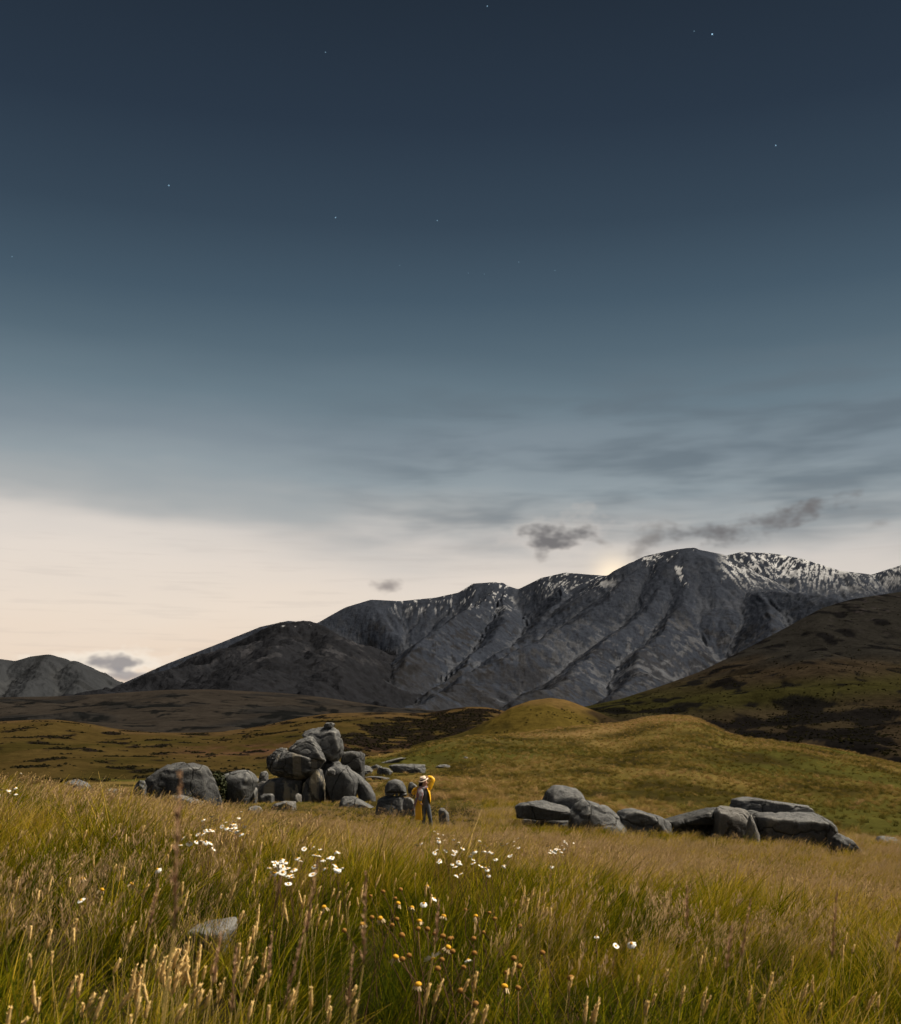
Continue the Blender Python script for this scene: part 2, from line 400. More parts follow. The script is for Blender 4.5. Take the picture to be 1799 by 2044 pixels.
# colours of short turf / soil
n1 = fbm2(gx/11, gy/11, 4, 21); n2 = fbm2(gx/40, gy/40, 3, 27)
tone = np.zeros(gx.shape+(3,)); tone[:] = (0.0240, 0.0190, 0.0065)
tone = cmix(tone, (0.0700, 0.0575, 0.0150), sst(RR, 40, 70)*sst(n1, -0.5, 0.5))
tone = cmix(tone, (0.1100, 0.0775, 0.0275), sst(RR, 60, 120)*sst(n2+n1*0.5, -0.1, 0.7)*0.8)
tone = cmix(tone, (0.0450, 0.0450, 0.0112), sst(RR, 45, 60)*sst(-n2+n1*0.4, 0.1, 0.6)*0.8)
rowg = HOR-(gz-CAMZ)/np.maximum(gy, 0.1)*FOC
top = sst(gz, -2.6, 2.0)*sst(gy, 120, 180)
tone = cmix(tone, (0.1688, 0.1063, 0.0550), top*sst(n1, -0.4, 0.4)*0.5*(1-sst(PXg, 1180, 1300)))
hillmask = (RR > 70) & (RR < 345) & (AA > math.atan((700-CX)/FOC)) & (AA < 0.62)
mr = (RR[:-1, :-1] > 70) & (RR[:-1, :-1] < 345) & (AA[:-1, :-1] > math.atan((690-CX)/FOC)) & (AA[:-1, :-1] < 0.62)
mr = mr.ravel()
vts = np.stack([gx, gy, gz], -1).reshape(-1, 3); tn = tone.reshape(-1, 3)
def sub_mesh(name, sel):
    f = faces[sel]; u, inv = np.unique(f.ravel(), return_inverse=True)
    me = mesh_np(name, vts[u], inv.reshape(-1, 4)); set_attr(me, 'tone', tn[u], 'FLOAT_COLOR'); return me
link('ground', sub_mesh('ground', ~mr), M_soil, kind='structure', label='meadow ground sloping down to the valley floor', cat='ground')
link('grassy_hill', sub_mesh('grassy_hill', mr), M_hill, kind='structure', label='rounded olive green hill rising behind the right hand boulders', cat='hill')

# ------------------------------------------------------------------ hills given by their crest line
def hill(name, crest, Dc, Db, rowb, mat, tonefn, label, nc=420, nr=150, back=0.35, bump_amp=0.0, bscale=80, pw=1.5, cat='hill', prof=None):
    crest = np.array(crest, float)
    px = np.linspace(crest[0, 0], crest[-1, 0], nc)
    rc = np.interp(px, crest[:, 0], crest[:, 1]); k = max(2, nc//90); w = np.ones(2*k+1)/(2*k+1)
    rc = np.convolve(np.pad(rc, k, mode='edge'), w, 'valid')
    dc = np.interp(px, [p for p, _ in Dc], [d for _, d in Dc]); db = np.interp(px, [p for p, _ in Db], [d for _, d in Db])
    t = np.concatenate([np.linspace(0, 1, nr), np.linspace(1, 1.7, nr//4)[1:]])
    Tt, P = np.meshgrid(t, px, indexing='ij')
    D = db+(dc-db)*Tt
    g = np.where(Tt <= 1, 1-(1-np.minimum(Tt, 1))**pw, 1.0)
    row = rowb+(rc-rowb)*g
    x = (P-CX)/FOC*D; z = CAMZ+D*(HOR-row)/FOC
    zc = CAMZ+dc*(HOR-rc)/FOC
    z = np.where(Tt > 1, zc-(D-dc)*back*np.minimum(1, (Tt-1)*6), z)
    if bump_amp:
        q = fbm2(x/bscale, D/bscale, 4, 41)*0.7+0.6*(ridged2(x/bscale*0.7+fbm2(x/bscale, D/bscale, 2, 2)*0.3, D/bscale*0.35, 3, 45)-0.6)
        z = z+bump_amp*q*sst(1.0-Tt, 0.0, 0.22)
    tone = tonefn(x, D, z, np.clip(Tt, 0, 1), P, HOR-(z-CAMZ)/D*FOC)
    me = mesh_np(name, np.stack([x, D, z], -1).reshape(-1, 3), grid_faces(len(t), nc)); set_attr(me, 'tone', np.clip(tone, 0, 1).reshape(-1, 3), 'FLOAT_COLOR')
    o = link(name, me, mat, kind='structure', label=label, cat=cat)
    return dict(o=o, x=x, y=D, z=z, P=P, row=HOR-(z-CAMZ)/D*FOC, T=Tt)

def base(x, c): t = np.zeros(x.shape+(3,)); t[:] = c; return t

# dark scrub patch in photo space, used for colouring and for planting scrub
SCRUB = [(720, 1478, 70, 11), (780, 1460, 95, 18), (850, 1446, 90, 22), (910, 1432, 75, 18), (955, 1424, 40, 11), (770, 1490, 60, 8), (850, 1474, 60, 12), (905, 1458, 55, 15), (700, 1498, 40, 6)]
def blobmask(P, R, blobs, n):
    m = np.zeros(P.shape)
    for a, b, ra, rb in blobs:
        m = np.maximum(m, 1.25-np.hypot((P-a)/ra, (R-b)/rb))
    return sst(m+n*0.9, 0.25, 0.5)
def tone_hillside(x, y, z, t, P, R):
    c = base(x, (0.0414, 0.0292, 0.0103)); n1 = fbm2(x/45, y/90, 4, 61); n2 = fbm2(x/14, y/24, 3, 63)
    c = cmix(c, (0.0279, 0.0226, 0.0069), sst(n1, -0.1, 0.5)*0.9)
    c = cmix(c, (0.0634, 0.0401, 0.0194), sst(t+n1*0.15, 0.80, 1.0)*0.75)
    c = cmix(c, (0.0634, 0.0336, 0.0225), np.exp(-((R-1496-(P-560)*-0.02)/11.)**2)*sst(P, 250, 500)*sst(n2, -0.5, 0.3))
    c = cmix(c, (0.0110, 0.0087, 0.0056), sst(n1*0.6+n2, 0.42, 0.75)*0.8)
    c = cmix(c, (0.0068, 0.0055, 0.0056), blobmask(P, R, SCRUB, n2)*0.9)
    return c
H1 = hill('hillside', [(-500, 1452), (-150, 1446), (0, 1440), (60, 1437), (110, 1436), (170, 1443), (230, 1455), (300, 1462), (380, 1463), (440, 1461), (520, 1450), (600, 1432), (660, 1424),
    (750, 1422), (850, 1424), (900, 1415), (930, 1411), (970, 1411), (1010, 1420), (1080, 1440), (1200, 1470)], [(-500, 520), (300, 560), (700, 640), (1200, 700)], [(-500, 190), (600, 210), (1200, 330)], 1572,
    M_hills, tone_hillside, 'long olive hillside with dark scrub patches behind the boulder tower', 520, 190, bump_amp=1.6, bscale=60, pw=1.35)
def tone_knoll(x, y, z, t, P, R):
    c = base(x, (0.0570, 0.0418, 0.0101)); n1 = fbm2(x/16, y/30, 4, 71)
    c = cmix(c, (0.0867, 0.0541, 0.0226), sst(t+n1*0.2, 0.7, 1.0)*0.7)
    c = cmix(c, (0.0251, 0.0213, 0.0070), sst(-(P-1040)/90+n1, 0.1, 0.9)*sst(R, 1420, 1450)*0.8)
    c = cmix(c, (0.0137, 0.0101, 0.0080), sst((P-1165)/40+n1*0.8, 0, 0.6)*0.85)
    return c
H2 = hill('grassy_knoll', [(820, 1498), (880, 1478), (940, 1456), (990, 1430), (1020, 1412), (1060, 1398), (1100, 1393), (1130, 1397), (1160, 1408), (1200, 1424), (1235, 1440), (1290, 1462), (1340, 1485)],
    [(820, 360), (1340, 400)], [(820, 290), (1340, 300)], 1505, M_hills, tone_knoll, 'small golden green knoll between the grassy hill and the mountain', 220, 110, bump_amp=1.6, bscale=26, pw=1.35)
def tone_foot(x, y, z, t, P, R):
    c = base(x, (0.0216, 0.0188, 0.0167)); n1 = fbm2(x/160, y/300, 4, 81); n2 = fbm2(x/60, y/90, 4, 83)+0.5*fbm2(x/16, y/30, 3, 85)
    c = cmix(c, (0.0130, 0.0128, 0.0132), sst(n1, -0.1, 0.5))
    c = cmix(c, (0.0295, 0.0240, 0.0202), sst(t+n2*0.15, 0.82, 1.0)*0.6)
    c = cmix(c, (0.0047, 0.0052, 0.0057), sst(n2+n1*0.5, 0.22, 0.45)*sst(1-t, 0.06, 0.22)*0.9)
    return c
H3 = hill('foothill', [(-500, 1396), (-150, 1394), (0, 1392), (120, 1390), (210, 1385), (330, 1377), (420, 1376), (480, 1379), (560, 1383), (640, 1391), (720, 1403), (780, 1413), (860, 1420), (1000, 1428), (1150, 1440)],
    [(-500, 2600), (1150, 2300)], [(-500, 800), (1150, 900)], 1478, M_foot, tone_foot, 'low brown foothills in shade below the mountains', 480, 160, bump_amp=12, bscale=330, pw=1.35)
SLS = [(1600, 1400, 70, 20), (1650, 1430, 110, 16), (1560, 1440, 90, 14), (1450, 1445, 60, 12), (1720, 1470, 90, 22), (1600, 1470, 90, 16), (1500, 1470, 60, 12), (1330, 1420, 70, 7), (1230, 1420, 60, 7), (1760, 1420, 60, 14), (1650, 1500, 120, 14)]
def tone_slope(x, y, z, t, P, R):
    c = base(x, (0.0212, 0.0162, 0.0110)); n1 = fbm2(x/150, y/260, 4, 91); n2 = fbm2(x/45, y/70, 4, 93); n3 = fbm2(x/15, y/40, 3, 97)
    olive = np.exp(-((R-(1405-(P-1250)*0.075))/26.)**2)
    c = cmix(c, (0.0194, 0.0189, 0.0063), np.clip(olive*1.1+n1*0.3, 0, 1)*0.9)
    c = cmix(c, (0.0135, 0.0130, 0.0122), sst((1375-(P-1250)*0.06-R)/55+n1*0.5, 0.1, 0.9))
    c = cmix(c, (0.0308, 0.0266, 0.0302), sst(n3+n2*0.6, 0.45, 0.8)*sst(R, 1290, 1220)*sst(P, 1500, 1700)*0.6)
    c = cmix(c, (0.0038, 0.0038, 0.0044), blobmask(P, R, SLS, n2*1.2)*0.9)
    return c
H4 = hill('dark_hillside', [(1030, 1432), (1100, 1424), (1180, 1408), (1240, 1395), (1330, 1366), (1400, 1340), (1480, 1300), (1560, 1258), (1640, 1214), (1700, 1196), (1760, 1187), (1799, 1181), (1950, 1168), (2300, 1150)],
    [(1030, 1300), (1400, 1700), (1800, 2300), (2300, 2500)], [(1030, 480), (2300, 420)], 1560, M_slope, tone_slope, 'broad dark brown and olive slope descending from the upper right', 480, 260, bump_amp=16, bscale=260, pw=1.15)

# ------------------------------------------------------------------ mountains from a network of ridge lines
def erode(h, ero, cell, seed, rounds=9, n=42000, steps=64):
    """rain drops carve gullies (vectorised); returns height, carve map and deposit map"""
    r = np.random.RandomState(seed); ny, nx = h.shape; h = h.ravel()/cell; e0 = ero.ravel(); cut = np.zeros_like(h); dep = np.zeros_like(h)
    for _ in range(rounds):
        px_, py_ = r.rand(n)*(nx-3)+1, r.rand(n)*(ny-3)+1; dx = np.zeros(n); dy = np.zeros(n); sed = np.zeros(n); vel = np.ones(n); wat = np.ones(n); al = np.ones(n)
        for _s in range(steps):
            ix, iy = px_.astype(int), py_.astype(int); fx, fy = px_-ix, py_-iy; k = iy*nx+ix
            a, b, c, d = h[k], h[k+1], h[k+nx], h[k+nx+1]
            gx_ = (b-a)*(1-fy)+(d-c)*fy; gy_ = (c-a)*(1-fx)+(d-b)*fx; h0 = a*(1-fx)*(1-fy)+b*fx*(1-fy)+c*(1-fx)*fy+d*fx*fy
            dx = dx*0.12-gx_*0.88; dy = dy*0.12-gy_*0.88; L = np.hypot(dx, dy)+1e-9; dx /= L; dy /= L
            qx, qy = np.clip(px_+dx, 1, nx-3), np.clip(py_+dy, 1, ny-3)
            jx, jy = qx.astype(int), qy.astype(int); ex, ey = qx-jx, qy-jy; m = jy*nx+jx
            h1 = h[m]*(1-ex)*(1-ey)+h[m+1]*ex*(1-ey)+h[m+nx]*(1-ex)*ey+h[m+nx+1]*ex*ey
            dh = h1-h0; cap = np.maximum(-dh, 0.01)*vel*wat*5.0
            up = dh > 0; over = sed > cap
            amt = np.where(up, -np.minimum(dh, sed), np.where(over, -(sed-cap)*0.12, np.minimum((cap-sed)*0.16, -dh*0.7)))
            amt = np.where(amt > 0, amt*e0[k], amt)*al
            sed = np.clip(sed+amt, 0, 1.5)
            al = al*((qx > 2) & (qx < nx-4) & (qy > 2) & (qy < ny-4) & (L > 0.004))
            for off, w in ((0, (1-fx)*(1-fy)), (1, fx*(1-fy)), (nx, (1-fx)*fy), (nx+1, fx*fy)):
                q = np.clip(np.bincount(k+off, amt*w, minlength=h.size), -0.012, 0.03); h = h-q
                cut += np.maximum(q, 0); dep += np.maximum(-q, 0)
            vel = np.sqrt(np.maximum(vel*vel-dh*1.2, 0.05)); vel = np.minimum(vel, 2.5); wat = wat*0.975; px_, py_ = qx, qy
    return (h*cell).reshape(ny, nx), (cut*cell).reshape(ny, nx), (dep*cell).reshape(ny, nx)
def box(a, k):
    return blur(blur(a, k, 0), k, 1)
def range_mesh(name, ridges, px0, px1, nc, d0, d1, nr, mat, tonefn, label, nmain=1, cell=12.0, amp=1.0, floor=-30.0, rounds=9):
    xa, xb = (px0-CX)/FOC*d1*1.02, (px1-CX)/FOC*d1*1.02
    gx_, gy_ = np.arange(xa, xb, cell), np.arange(d0*0.98, d1*1.02, cell); x, y = np.meshgrid(gx_, gy_)
    wx = x+fbm2(x/700, y/700, 4, 11)*60; wy = y+fbm2(x/700, y/700, 4, 14)*60
    best = np.full(x.shape, -1e9); bt = np.zeros(x.shape); bd = np.zeros(x.shape); bi = np.zeros(x.shape, int); md = np.full(x.shape, 1e9)
    for ri, (pts, k, rnd) in enumerate(ridges):
        A = np.array([at(*p)[:] for p in pts]); tl = 0.0
        cb = np.full(x.shape, 1e18); cz = np.zeros(x.shape); ct = np.zeros(x.shape); ux, uy = (x, y) if ri < nmain else (wx, wy)
        for a, b in zip(A[:-1], A[1:]):
            v = b[:2]-a[:2]; L = np.hypot(*v)
            u = np.clip(((ux-a[0])*v[0]+(uy-a[1])*v[1])/(L*L), 0, 1)
            d = np.hypot(ux-a[0]-u*v[0], uy-a[1]-u*v[1]); m = d < cb
            cb = np.where(m, d, cb); cz = np.where(m, a[2]+(b[2]-a[2])*u, cz); ct = np.where(m, tl+u*L, ct); tl += L
        if ri < nmain: md = np.minimum(md, cb)
        hgt = cz-k*(np.sqrt(cb*cb+rnd*rnd)-rnd)
        m = hgt > best
        best = np.where(m, hgt, best); bt = np.where(m, ct+ri*3777, bt); bd = np.where(m, cb, bd); bi = np.where(m, ri, bi)
    free = sst(md, 20, 320)
    z = best+free*amp*(fbm2(x/760, y/760, 4, 38)*24+ridged2(x/260+fbm2(x/300, y/300, 2, 4)*.4, y/260, 4, 44, .6)*7-6)
    if nmain > 1: z = z+box(np.isin(bi, (3, 4, 5)).astype(float), 6)*(ridged2(x/360+fbm2(x/400, y/400, 2, 6)*.5, y/420, 4, 54, .55)*22-18)*free
    z = np.maximum(z, floor+fbm2(x/600, y/600, 3, 3)*10)
    z0 = z; z, cut, dep = erode(z, 0.12+0.88*free, cell, 5, rounds)
    z = (z*0.7+box(z, 1)*0.3)*0.22+z0*0.78
    for _ in range(14):          # scree settles: no face steeper than its angle of repose
        gy2, gx2 = np.gradient(z, cell); steep = sst(np.hypot(gx2, gy2), 0.75, 1.1)*sst(md, 10, 60); q = np.pad(z, 2, mode='edge'); q = sum(q[2+a:q.shape[0]-2+a, 2+b:q.shape[1]-2+b] for a in (-2, 0, 2) for b in (-2, 0, 2))/9; z = z+(q-z)*steep*0.7
    cut = box(cut, 1); dep = box(dep, 1)
    px = np.linspace(px0, px1, nc); D = d0*(d1/d0)**np.linspace(0, 1, nr)
    Dg, P = np.meshgrid(D, px, indexing='ij'); X_ = (P-CX)/FOC*Dg
    fi, fj = (Dg-gy_[0])/cell, (X_-gx_[0])/cell; fi = np.clip(fi, 0, len(gy_)-1.01); fj = np.clip(fj, 0, len(gx_)-1.01); i, j = fi.astype(int), fj.astype(int); a, b = fi-i, fj-j
    def smp(q): return (q[i, j]*(1-b)+q[i, j+1]*b)*(1-a)+(q[i+1, j]*(1-b)+q[i+1, j+1]*b)*a
    zz = smp(z)+smp(free)*(fbm2(X_/30, Dg/30, 3, 39)*3.0+ridged2(X_/75, Dg/75, 3, 47, .6)*3.0)*amp
    R = HOR-(zz-CAMZ)/Dg*FOC; sl = np.hypot(*np.gradient(box(z, 1), cell))
    tone = tonefn(X_, Dg, zz, smp(bt), smp(bd), P, R, smp(cut), smp(dep), bi[i, j], smp(sl))
    me = mesh_np(name, np.stack([X_, Dg, zz], -1).reshape(-1, 3), grid_faces(nr, nc)); set_attr(me, 'tone', np.clip(tone, 0, 1).reshape(-1, 3), 'FLOAT_COLOR')
    return link(name, me, mat, kind='structure', label=label, cat='mountain')

RIDGES = [
  ([(200, 1388, 6800), (240, 1366, 6900), (330, 1326, 7000), (430, 1287, 7100), (520, 1251, 7200), (575, 1239, 7300), (640, 1245, 7300), (700, 1240, 7300)], 0.60, 40),
  ([(600, 1258, 6500), (635, 1243, 6700), (690, 1212, 6800), (740, 1197, 6850), (800, 1200, 6900), (870, 1193, 6900), (915, 1183, 6900), (945, 1165, 6900), (990, 1162, 6850), (1035, 1176, 6800),
    (1080, 1154, 6800), (1130, 1143, 6750), (1180, 1147, 6600), (1225, 1150, 6400), (1260, 1130, 6250), (1300, 1108, 6100), (1345, 1098, 6050), (1375, 1094, 6000), (1430, 1105, 6050), (1480, 1132, 6200), (1560, 1170, 6300), (1650, 1215, 6300)], 0.62, 60),
  ([(1400, 1150, 8300), (1450, 1109, 8200), (1480, 1102, 8200), (1545, 1105, 8200), (1600, 1115, 8100), (1680, 1140, 8000), (1740, 1147, 8000), (1799, 1128, 8000), (1870, 1110, 8000), (2000, 1100, 8000)], 0.55, 60),
  # spurs
  ([(622, 1243, 5900), (580, 1250, 5600), (520, 1272, 5400), (450, 1303, 5200), (380, 1332, 5000), (300, 1362, 4800), (225, 1384, 4600), (120, 1400, 4500)], 0.42, 40),
  ([(622, 1243, 5900), (645, 1275, 5300), (655, 1318, 4700), (640, 1362, 4100), (600, 1395, 3500)], 0.52, 60),
  ([(560, 1262, 5450), (545, 1310, 4700), (520, 1352, 4000), (480, 1382, 3300)], 0.36, 53),
  ([(990, 1162, 6850), (950, 1205, 6350), (900, 1245, 5900), (840, 1285, 5500), (790, 1330, 5100), (765, 1375, 4700)], 0.67, 10),
  ([(1000, 1180, 6700), (1010, 1240, 6000), (985, 1290, 5500), (920, 1340, 5100), (860, 1384, 4700)], 0.67, 10),
  ([(1130, 1143, 6750), (1120, 1200, 6200), (1080, 1260, 5700), (1000, 1312, 5200)], 0.67, 10),
  ([(1290, 1112, 6100), (1230, 1172, 5700), (1160, 1225, 5400), (1080, 1275, 5100), (1000, 1322, 4800), (920, 1368, 4400), (830, 1408, 3900), (760, 1425, 3500)], 0.56, 13),
  ([(1340, 1140, 5850), (1290, 1200, 5400), (1240, 1255, 5000), (1180, 1310, 4600), (1110, 1360, 4200), (1040, 1405, 3700)], 0.58, 10),
  ([(1375, 1094, 6000), (1370, 1150, 5650), (1345, 1215, 5200), (1310, 1275, 4750), (1270, 1335, 4300), (1220, 1395, 3800)], 0.62, 13),
  ([(1470, 1180, 5700), (1530, 1178, 5400), (1590, 1185, 5200), (1650, 1192, 5000), (1720, 1200, 4900), (1900, 1200, 4800)], 0.67, 10),
  ([(1530, 1178, 5400), (1540, 1250, 4800), (1510, 1320, 4300)], 0.69, 8),
]
def tone_mount(x, y, z, t, d, P, R, cut, dep, bi, sl):
    c = base(x, (0.0240, 0.0287, 0.0408))
    n1 = fbm2(x/500, y/500, 4, 101); nf = fbm2(x/40, y/60, 4, 109, .6); nm = fbm2(x/150, y/220, 4, 113); low = sst(z, 760, 200)
    st_ = fbm2(t/34+nm*0.5, d/420, 3, 105, .6); cn_, dn_ = cut/(np.percentile(cut, 90)+1e-6), dep/(np.percentile(dep, 90)+1e-6)
    # pale scree in chutes and fans, dark heath and rock on the ribs
    c = cmix(c, (0.0528, 0.0579, 0.0714), sst(cn_*0.55+st_*0.9+nm*0.5+nf*0.5-0.15, 0.2, 0.9)*(0.25+0.75*low))
    c = cmix(c, (0.0104, 0.0111, 0.0133), sst(nf*1.1+nm*0.7+n1*0.4-cn_*0.35-st_*0.3, 0.1, 0.55)*(0.25+0.65*low))
    c = cmix(c, (0.0188, 0.0187, 0.0204), sst(low*1.1-0.6+n1*0.6+nf*0.4-dn_*0.15, 0.1, 0.5)*0.6)
    crag = sst(nm*0.8+nf*0.9+st_*0.5, 0.0, 0.5)*np.exp(-(((P-1290)/210)**4+((R-1315)/75)**4)); c = cmix(c, (0.0704, 0.0757, 0.0908), crag*0.7)
    br = np.isin(bi, (3, 4, 5))
    pat = sst(fbm2(x/150, y/300, 4, 111)+nf*0.6, 0.2, 0.55)*sst(R, 1258, 1280)*sst(R, 1350, 1310)
    c = np.where(br[..., None], cmix(cmix(base(x, (0.0128, 0.0137, 0.0171)), (0.0352, 0.0357, 0.0418), pat*0.8), (0.0084, 0.0087, 0.0102), sst(nf+n1*0.4, 0.1, 0.55)*0.55), c)
    # snow: thin broken bands near the crests
    sn = fbm2(t/20, d/170, 3, 121, .6)*0.95+fbm2(x/22, y/30, 3, 127)*0.45+cn_*0.12+n1*0.3
    def zone(a, b, r0, r1, th):
        return sst(P, a-25, a+15)*sst(P, b+25, b-15)*sst(R+nf*14, r1, r0)*sst(sn, th, th+0.16)
    s = np.maximum.reduce([zone(790, 1015, 1176, 1238, 0.42), zone(1050, 1215, 1148, 1200, 0.44), zone(1255, 1400, 1100, 1160, 0.75), zone(1450, 1900, 1115, 1195, 0.10), zone(555, 610, 1238, 1252, 0.7)])
    s = np.maximum(s, sst(1.0-np.hypot((P-1358-(R-1145)*0.45)/8, (R-1145)/16)+nf*0.9, 0.2, 0.4))
    s = np.maximum(s, sst(1.0-np.hypot((P-1300+(R-1112)*1.5)/16, (R-1112)/7)+nf*0.8, 0.2, 0.4))
    return cmix(c, (0.36, 0.37, 0.40), s)
range_mesh('mountain_range', RIDGES, -60, 2050, 1200, 3000, 9000, 400, M_mount, tone_mount, 'grey scree mountain range with thin snow along its crests', 3)
def tone_far(x, y, z, t, d, P, R, cut, dep, bi, sl):
    c = base(x, (0.0270, 0.0295, 0.0345)); n1 = fbm2(x/300, y/500, 4, 131); cn_ = cut/(np.percentile(cut, 90)+1e-6)
    c = cmix(c, (0.0400, 0.0425, 0.0470), sst(cn_*0.6+n1*0.5, 0.2, 0.9)*0.6)
    return cmix(c, (0.0180, 0.0192, 0.0215), sst(n1-cn_*0.2, 0.1, 0.6)*0.6)
range_mesh('far_mountain', [
  ([(-500, 1335, 10400), (-200, 1325, 10300), (-40, 1317, 10200), (0, 1315, 10200), (30, 1319, 10200), (62, 1310, 10200), (95, 1306, 10200), (128, 1313, 10200), (180, 1338, 10100), (225, 1361, 10000), (262, 1380, 10000), (330, 1400, 9900)], 0.55, 40),
  ([(95, 1306, 10200), (80, 1340, 9600), (60, 1370, 9100), (40, 1392, 8700)], 0.5, 40), ([(0, 1315, 10200), (-20, 1350, 9500), (-40, 1385, 8800)], 0.5, 40),
  ([(140, 1318, 10180), (160, 1350, 9600), (150, 1385, 9100)], 0.5, 40), ([(-120, 1322, 10200), (-140, 1385, 9000)], 0.5, 40)],
  -500, 420, 420, 8200, 11500, 150, M_far, tone_far, 'blue grey peak far away beyond the left end of the range', 1, 22.0, 2.2, rounds=5)

# ------------------------------------------------------------------ scattered growth (uncountable): points with instanced clumps
def blades(n, rad, h0, h1, w, lean, curve, seed, segs=4, bias=0.35, head=None, tipk=0.55):
    """one clump: arching tapered blades; 'rnd' varies along blades, 'head' adds a feathery panicle"""
    r = np.random.RandomState(seed); V_, F_, A_ = [], [], []
    for i in range(n):
        a = r.rand()*2*math.pi; rr = rad*r.rand()**0.7; bx, by = rr*math.cos(a), rr*math.sin(a)
        hh = h0+(h1-h0)*r.rand(); th = r.rand()*2*math.pi
        dx, dy = math.cos(th)*lean*r.rand()+bias*lean*1.2, math.sin(th)*lean*r.rand()
        cv = curve*(0.4+r.rand()); px_, py_ = -math.sin(th+0.6), math.cos(th+0.6)
        b0 = len(V_); rv = r.rand()
        for s in range(segs+1):
            t = s/segs; off = dx*t+cv*t*t*(dx/(abs(dx)+abs(dy)+1e-6)); offy = dy*t+cv*t*t*(dy/(abs(dx)+abs(dy)+1e-6))
            zz = hh*(t-0.22*cv/0.25*t*t*t*0.5)
            ww = w*(1-t**1.6)*0.5+w*0.08
            cx_, cy_ = bx+off*hh, by+offy*hh
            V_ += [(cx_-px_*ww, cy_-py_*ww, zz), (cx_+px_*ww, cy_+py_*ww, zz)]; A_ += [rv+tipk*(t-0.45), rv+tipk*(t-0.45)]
            if s: k = b0+2*(s-1); F_.append((k, k+1, k+3, k+2))
        if head:
            n_s, ln, wd = head
            ex, ey = dx+2*cv*(dx/(abs(dx)+abs(dy)+1e-6)), dy+2*cv*(dy/(abs(dx)+abs(dy)+1e-6))
            for q in range(n_s):
                t = q/n_s; aa = r.rand()*6.28; L_ = ln*(0.35*(1-t)+0.12)
                sx, sy, sz = cx_-ex*ln*(1-t)*0.7, cy_-ey*ln*(1-t)*0.7, zz-ln*(1-t)*0.85
                tx, ty, tz = sx+math.cos(aa)*L_*0.5+0.3*L_, sy+math.sin(aa)*L_*0.5, sz+L_*0.9
                k = len(V_); V_ += [(sx, sy, sz), (tx+wd*0.5*math.sin(aa)-0.1*wd, ty-wd*0.5*math.cos(aa), tz-0.35*L_), (tx, ty, tz), (tx-wd*0.5*math.sin(aa), ty+wd*0.5*math.cos(aa), tz-0.35*L_)]
                A_ += [min(1, rv+0.25)]*4; F_.append((k, k+1, k+2, k+3))
    me = mesh_np('clump', V_, F_); set_attr(me, 'rnd', A_); return me
def scrub_mesh(seed, n=120):
    r = np.random.RandomState(seed); V_, F_, A_ = [], [], []
    for i in range(n):
        d = r.randn(3); d /= np.linalg.norm(d); d[2] = abs(d[2]); c = d*np.array([0.5, 0.5, 0.42])*(0.45+0.6*r.rand()); u = r.randn(3); u /= np.linalg.norm(u); v = np.cross(u, d); s = 0.07+0.10*r.rand()
        k = len(V_); V_ += [c-u*s, c+v*s, c+u*s, c-v*s]; A_ += [r.rand()]*4; F_.append((k, k+1, k+2, k+3))
    me = mesh_np('scrub_clump', V_, F_); set_attr(me, 'rnd', A_); return me
def variants(nm, meshes, mat):
    c = bpy.data.collections.new(nm)
    for i, me in enumerate(meshes):
        me.materials.append(mat); o = bpy.data.objects.new('%s_%02d' % (nm, i), me); c.objects.link(o)
    return c
def scatter(name, pts, rot, scl, idx, tint, coll, label, cat):
    me = bpy.data.meshes.new(name); pts = np.asarray(pts, np.float32)
    me.vertices.add(len(pts)); me.vertices.foreach_set('co', pts.ravel())
    set_attr(me, 'rot', rot, 'FLOAT_VECTOR'); set_attr(me, 'scl', scl); set_attr(me, 'idx', idx, 'INT'); set_attr(me, 'tint', tint)
    o = link(name, me, None, kind='stuff', label=label, cat=cat)
    ng = bpy.data.node_groups.new(name, 'GeometryNodeTree')
    ng.interface.new_socket('Geometry', in_out='INPUT', socket_type='NodeSocketGeometry'); ng.interface.new_socket('Geometry', in_out='OUTPUT', socket_type='NodeSocketGeometry')
    gi = ng.nodes.new('NodeGroupInput'); go = ng.nodes.new('NodeGroupOutput'); ip = ng.nodes.new('GeometryNodeInstanceOnPoints')
    ci = ng.nodes.new('GeometryNodeCollectionInfo'); ci.inputs['Collection'].default_value = coll; ci.inputs['Separate Children'].default_value = True; ci.inputs['Reset Children'].default_value = True
    def na(nm, typ):
        k = ng.nodes.new('GeometryNodeInputNamedAttribute'); k.data_type = typ; k.inputs['Name'].default_value = nm; return k.outputs['Attribute']
    er = ng.nodes.new('FunctionNodeEulerToRotation'); L = ng.links
    L.new(na('rot', 'FLOAT_VECTOR'), er.inputs[0]); L.new(er.outputs[0], ip.inputs['Rotation']); L.new(na('scl', 'FLOAT'), ip.inputs['Scale']); L.new(na('idx', 'INT'), ip.inputs['Instance Index'])
    ip.inputs['Pick Instance'].default_value = True
    L.new(gi.outputs[0], ip.inputs['Points']); L.new(ci.outputs[0], ip.inputs['Instance']); L.new(ip.outputs[0], go.inputs[0])
    md = o.modifiers.new('scatter', 'NODES'); md.node_group = ng
    return o
rng = np.random.RandomState(11)
def ray_points(n, d0, d1, pw=1.0, pad=260):
    """points over the ground seen from the field, density per m2 falling with distance**pw"""
    u = rng.rand(n); q = 2-pw
    D = (d0**q+(d1**q-d0**q)*u)**(1/q) if abs(q) > 1e-6 else d0*(d1/d0)**u
    px = -pad+(1799+2*pad)*rng.rand(n)
    return px, D, (px-CX)/FOC*D
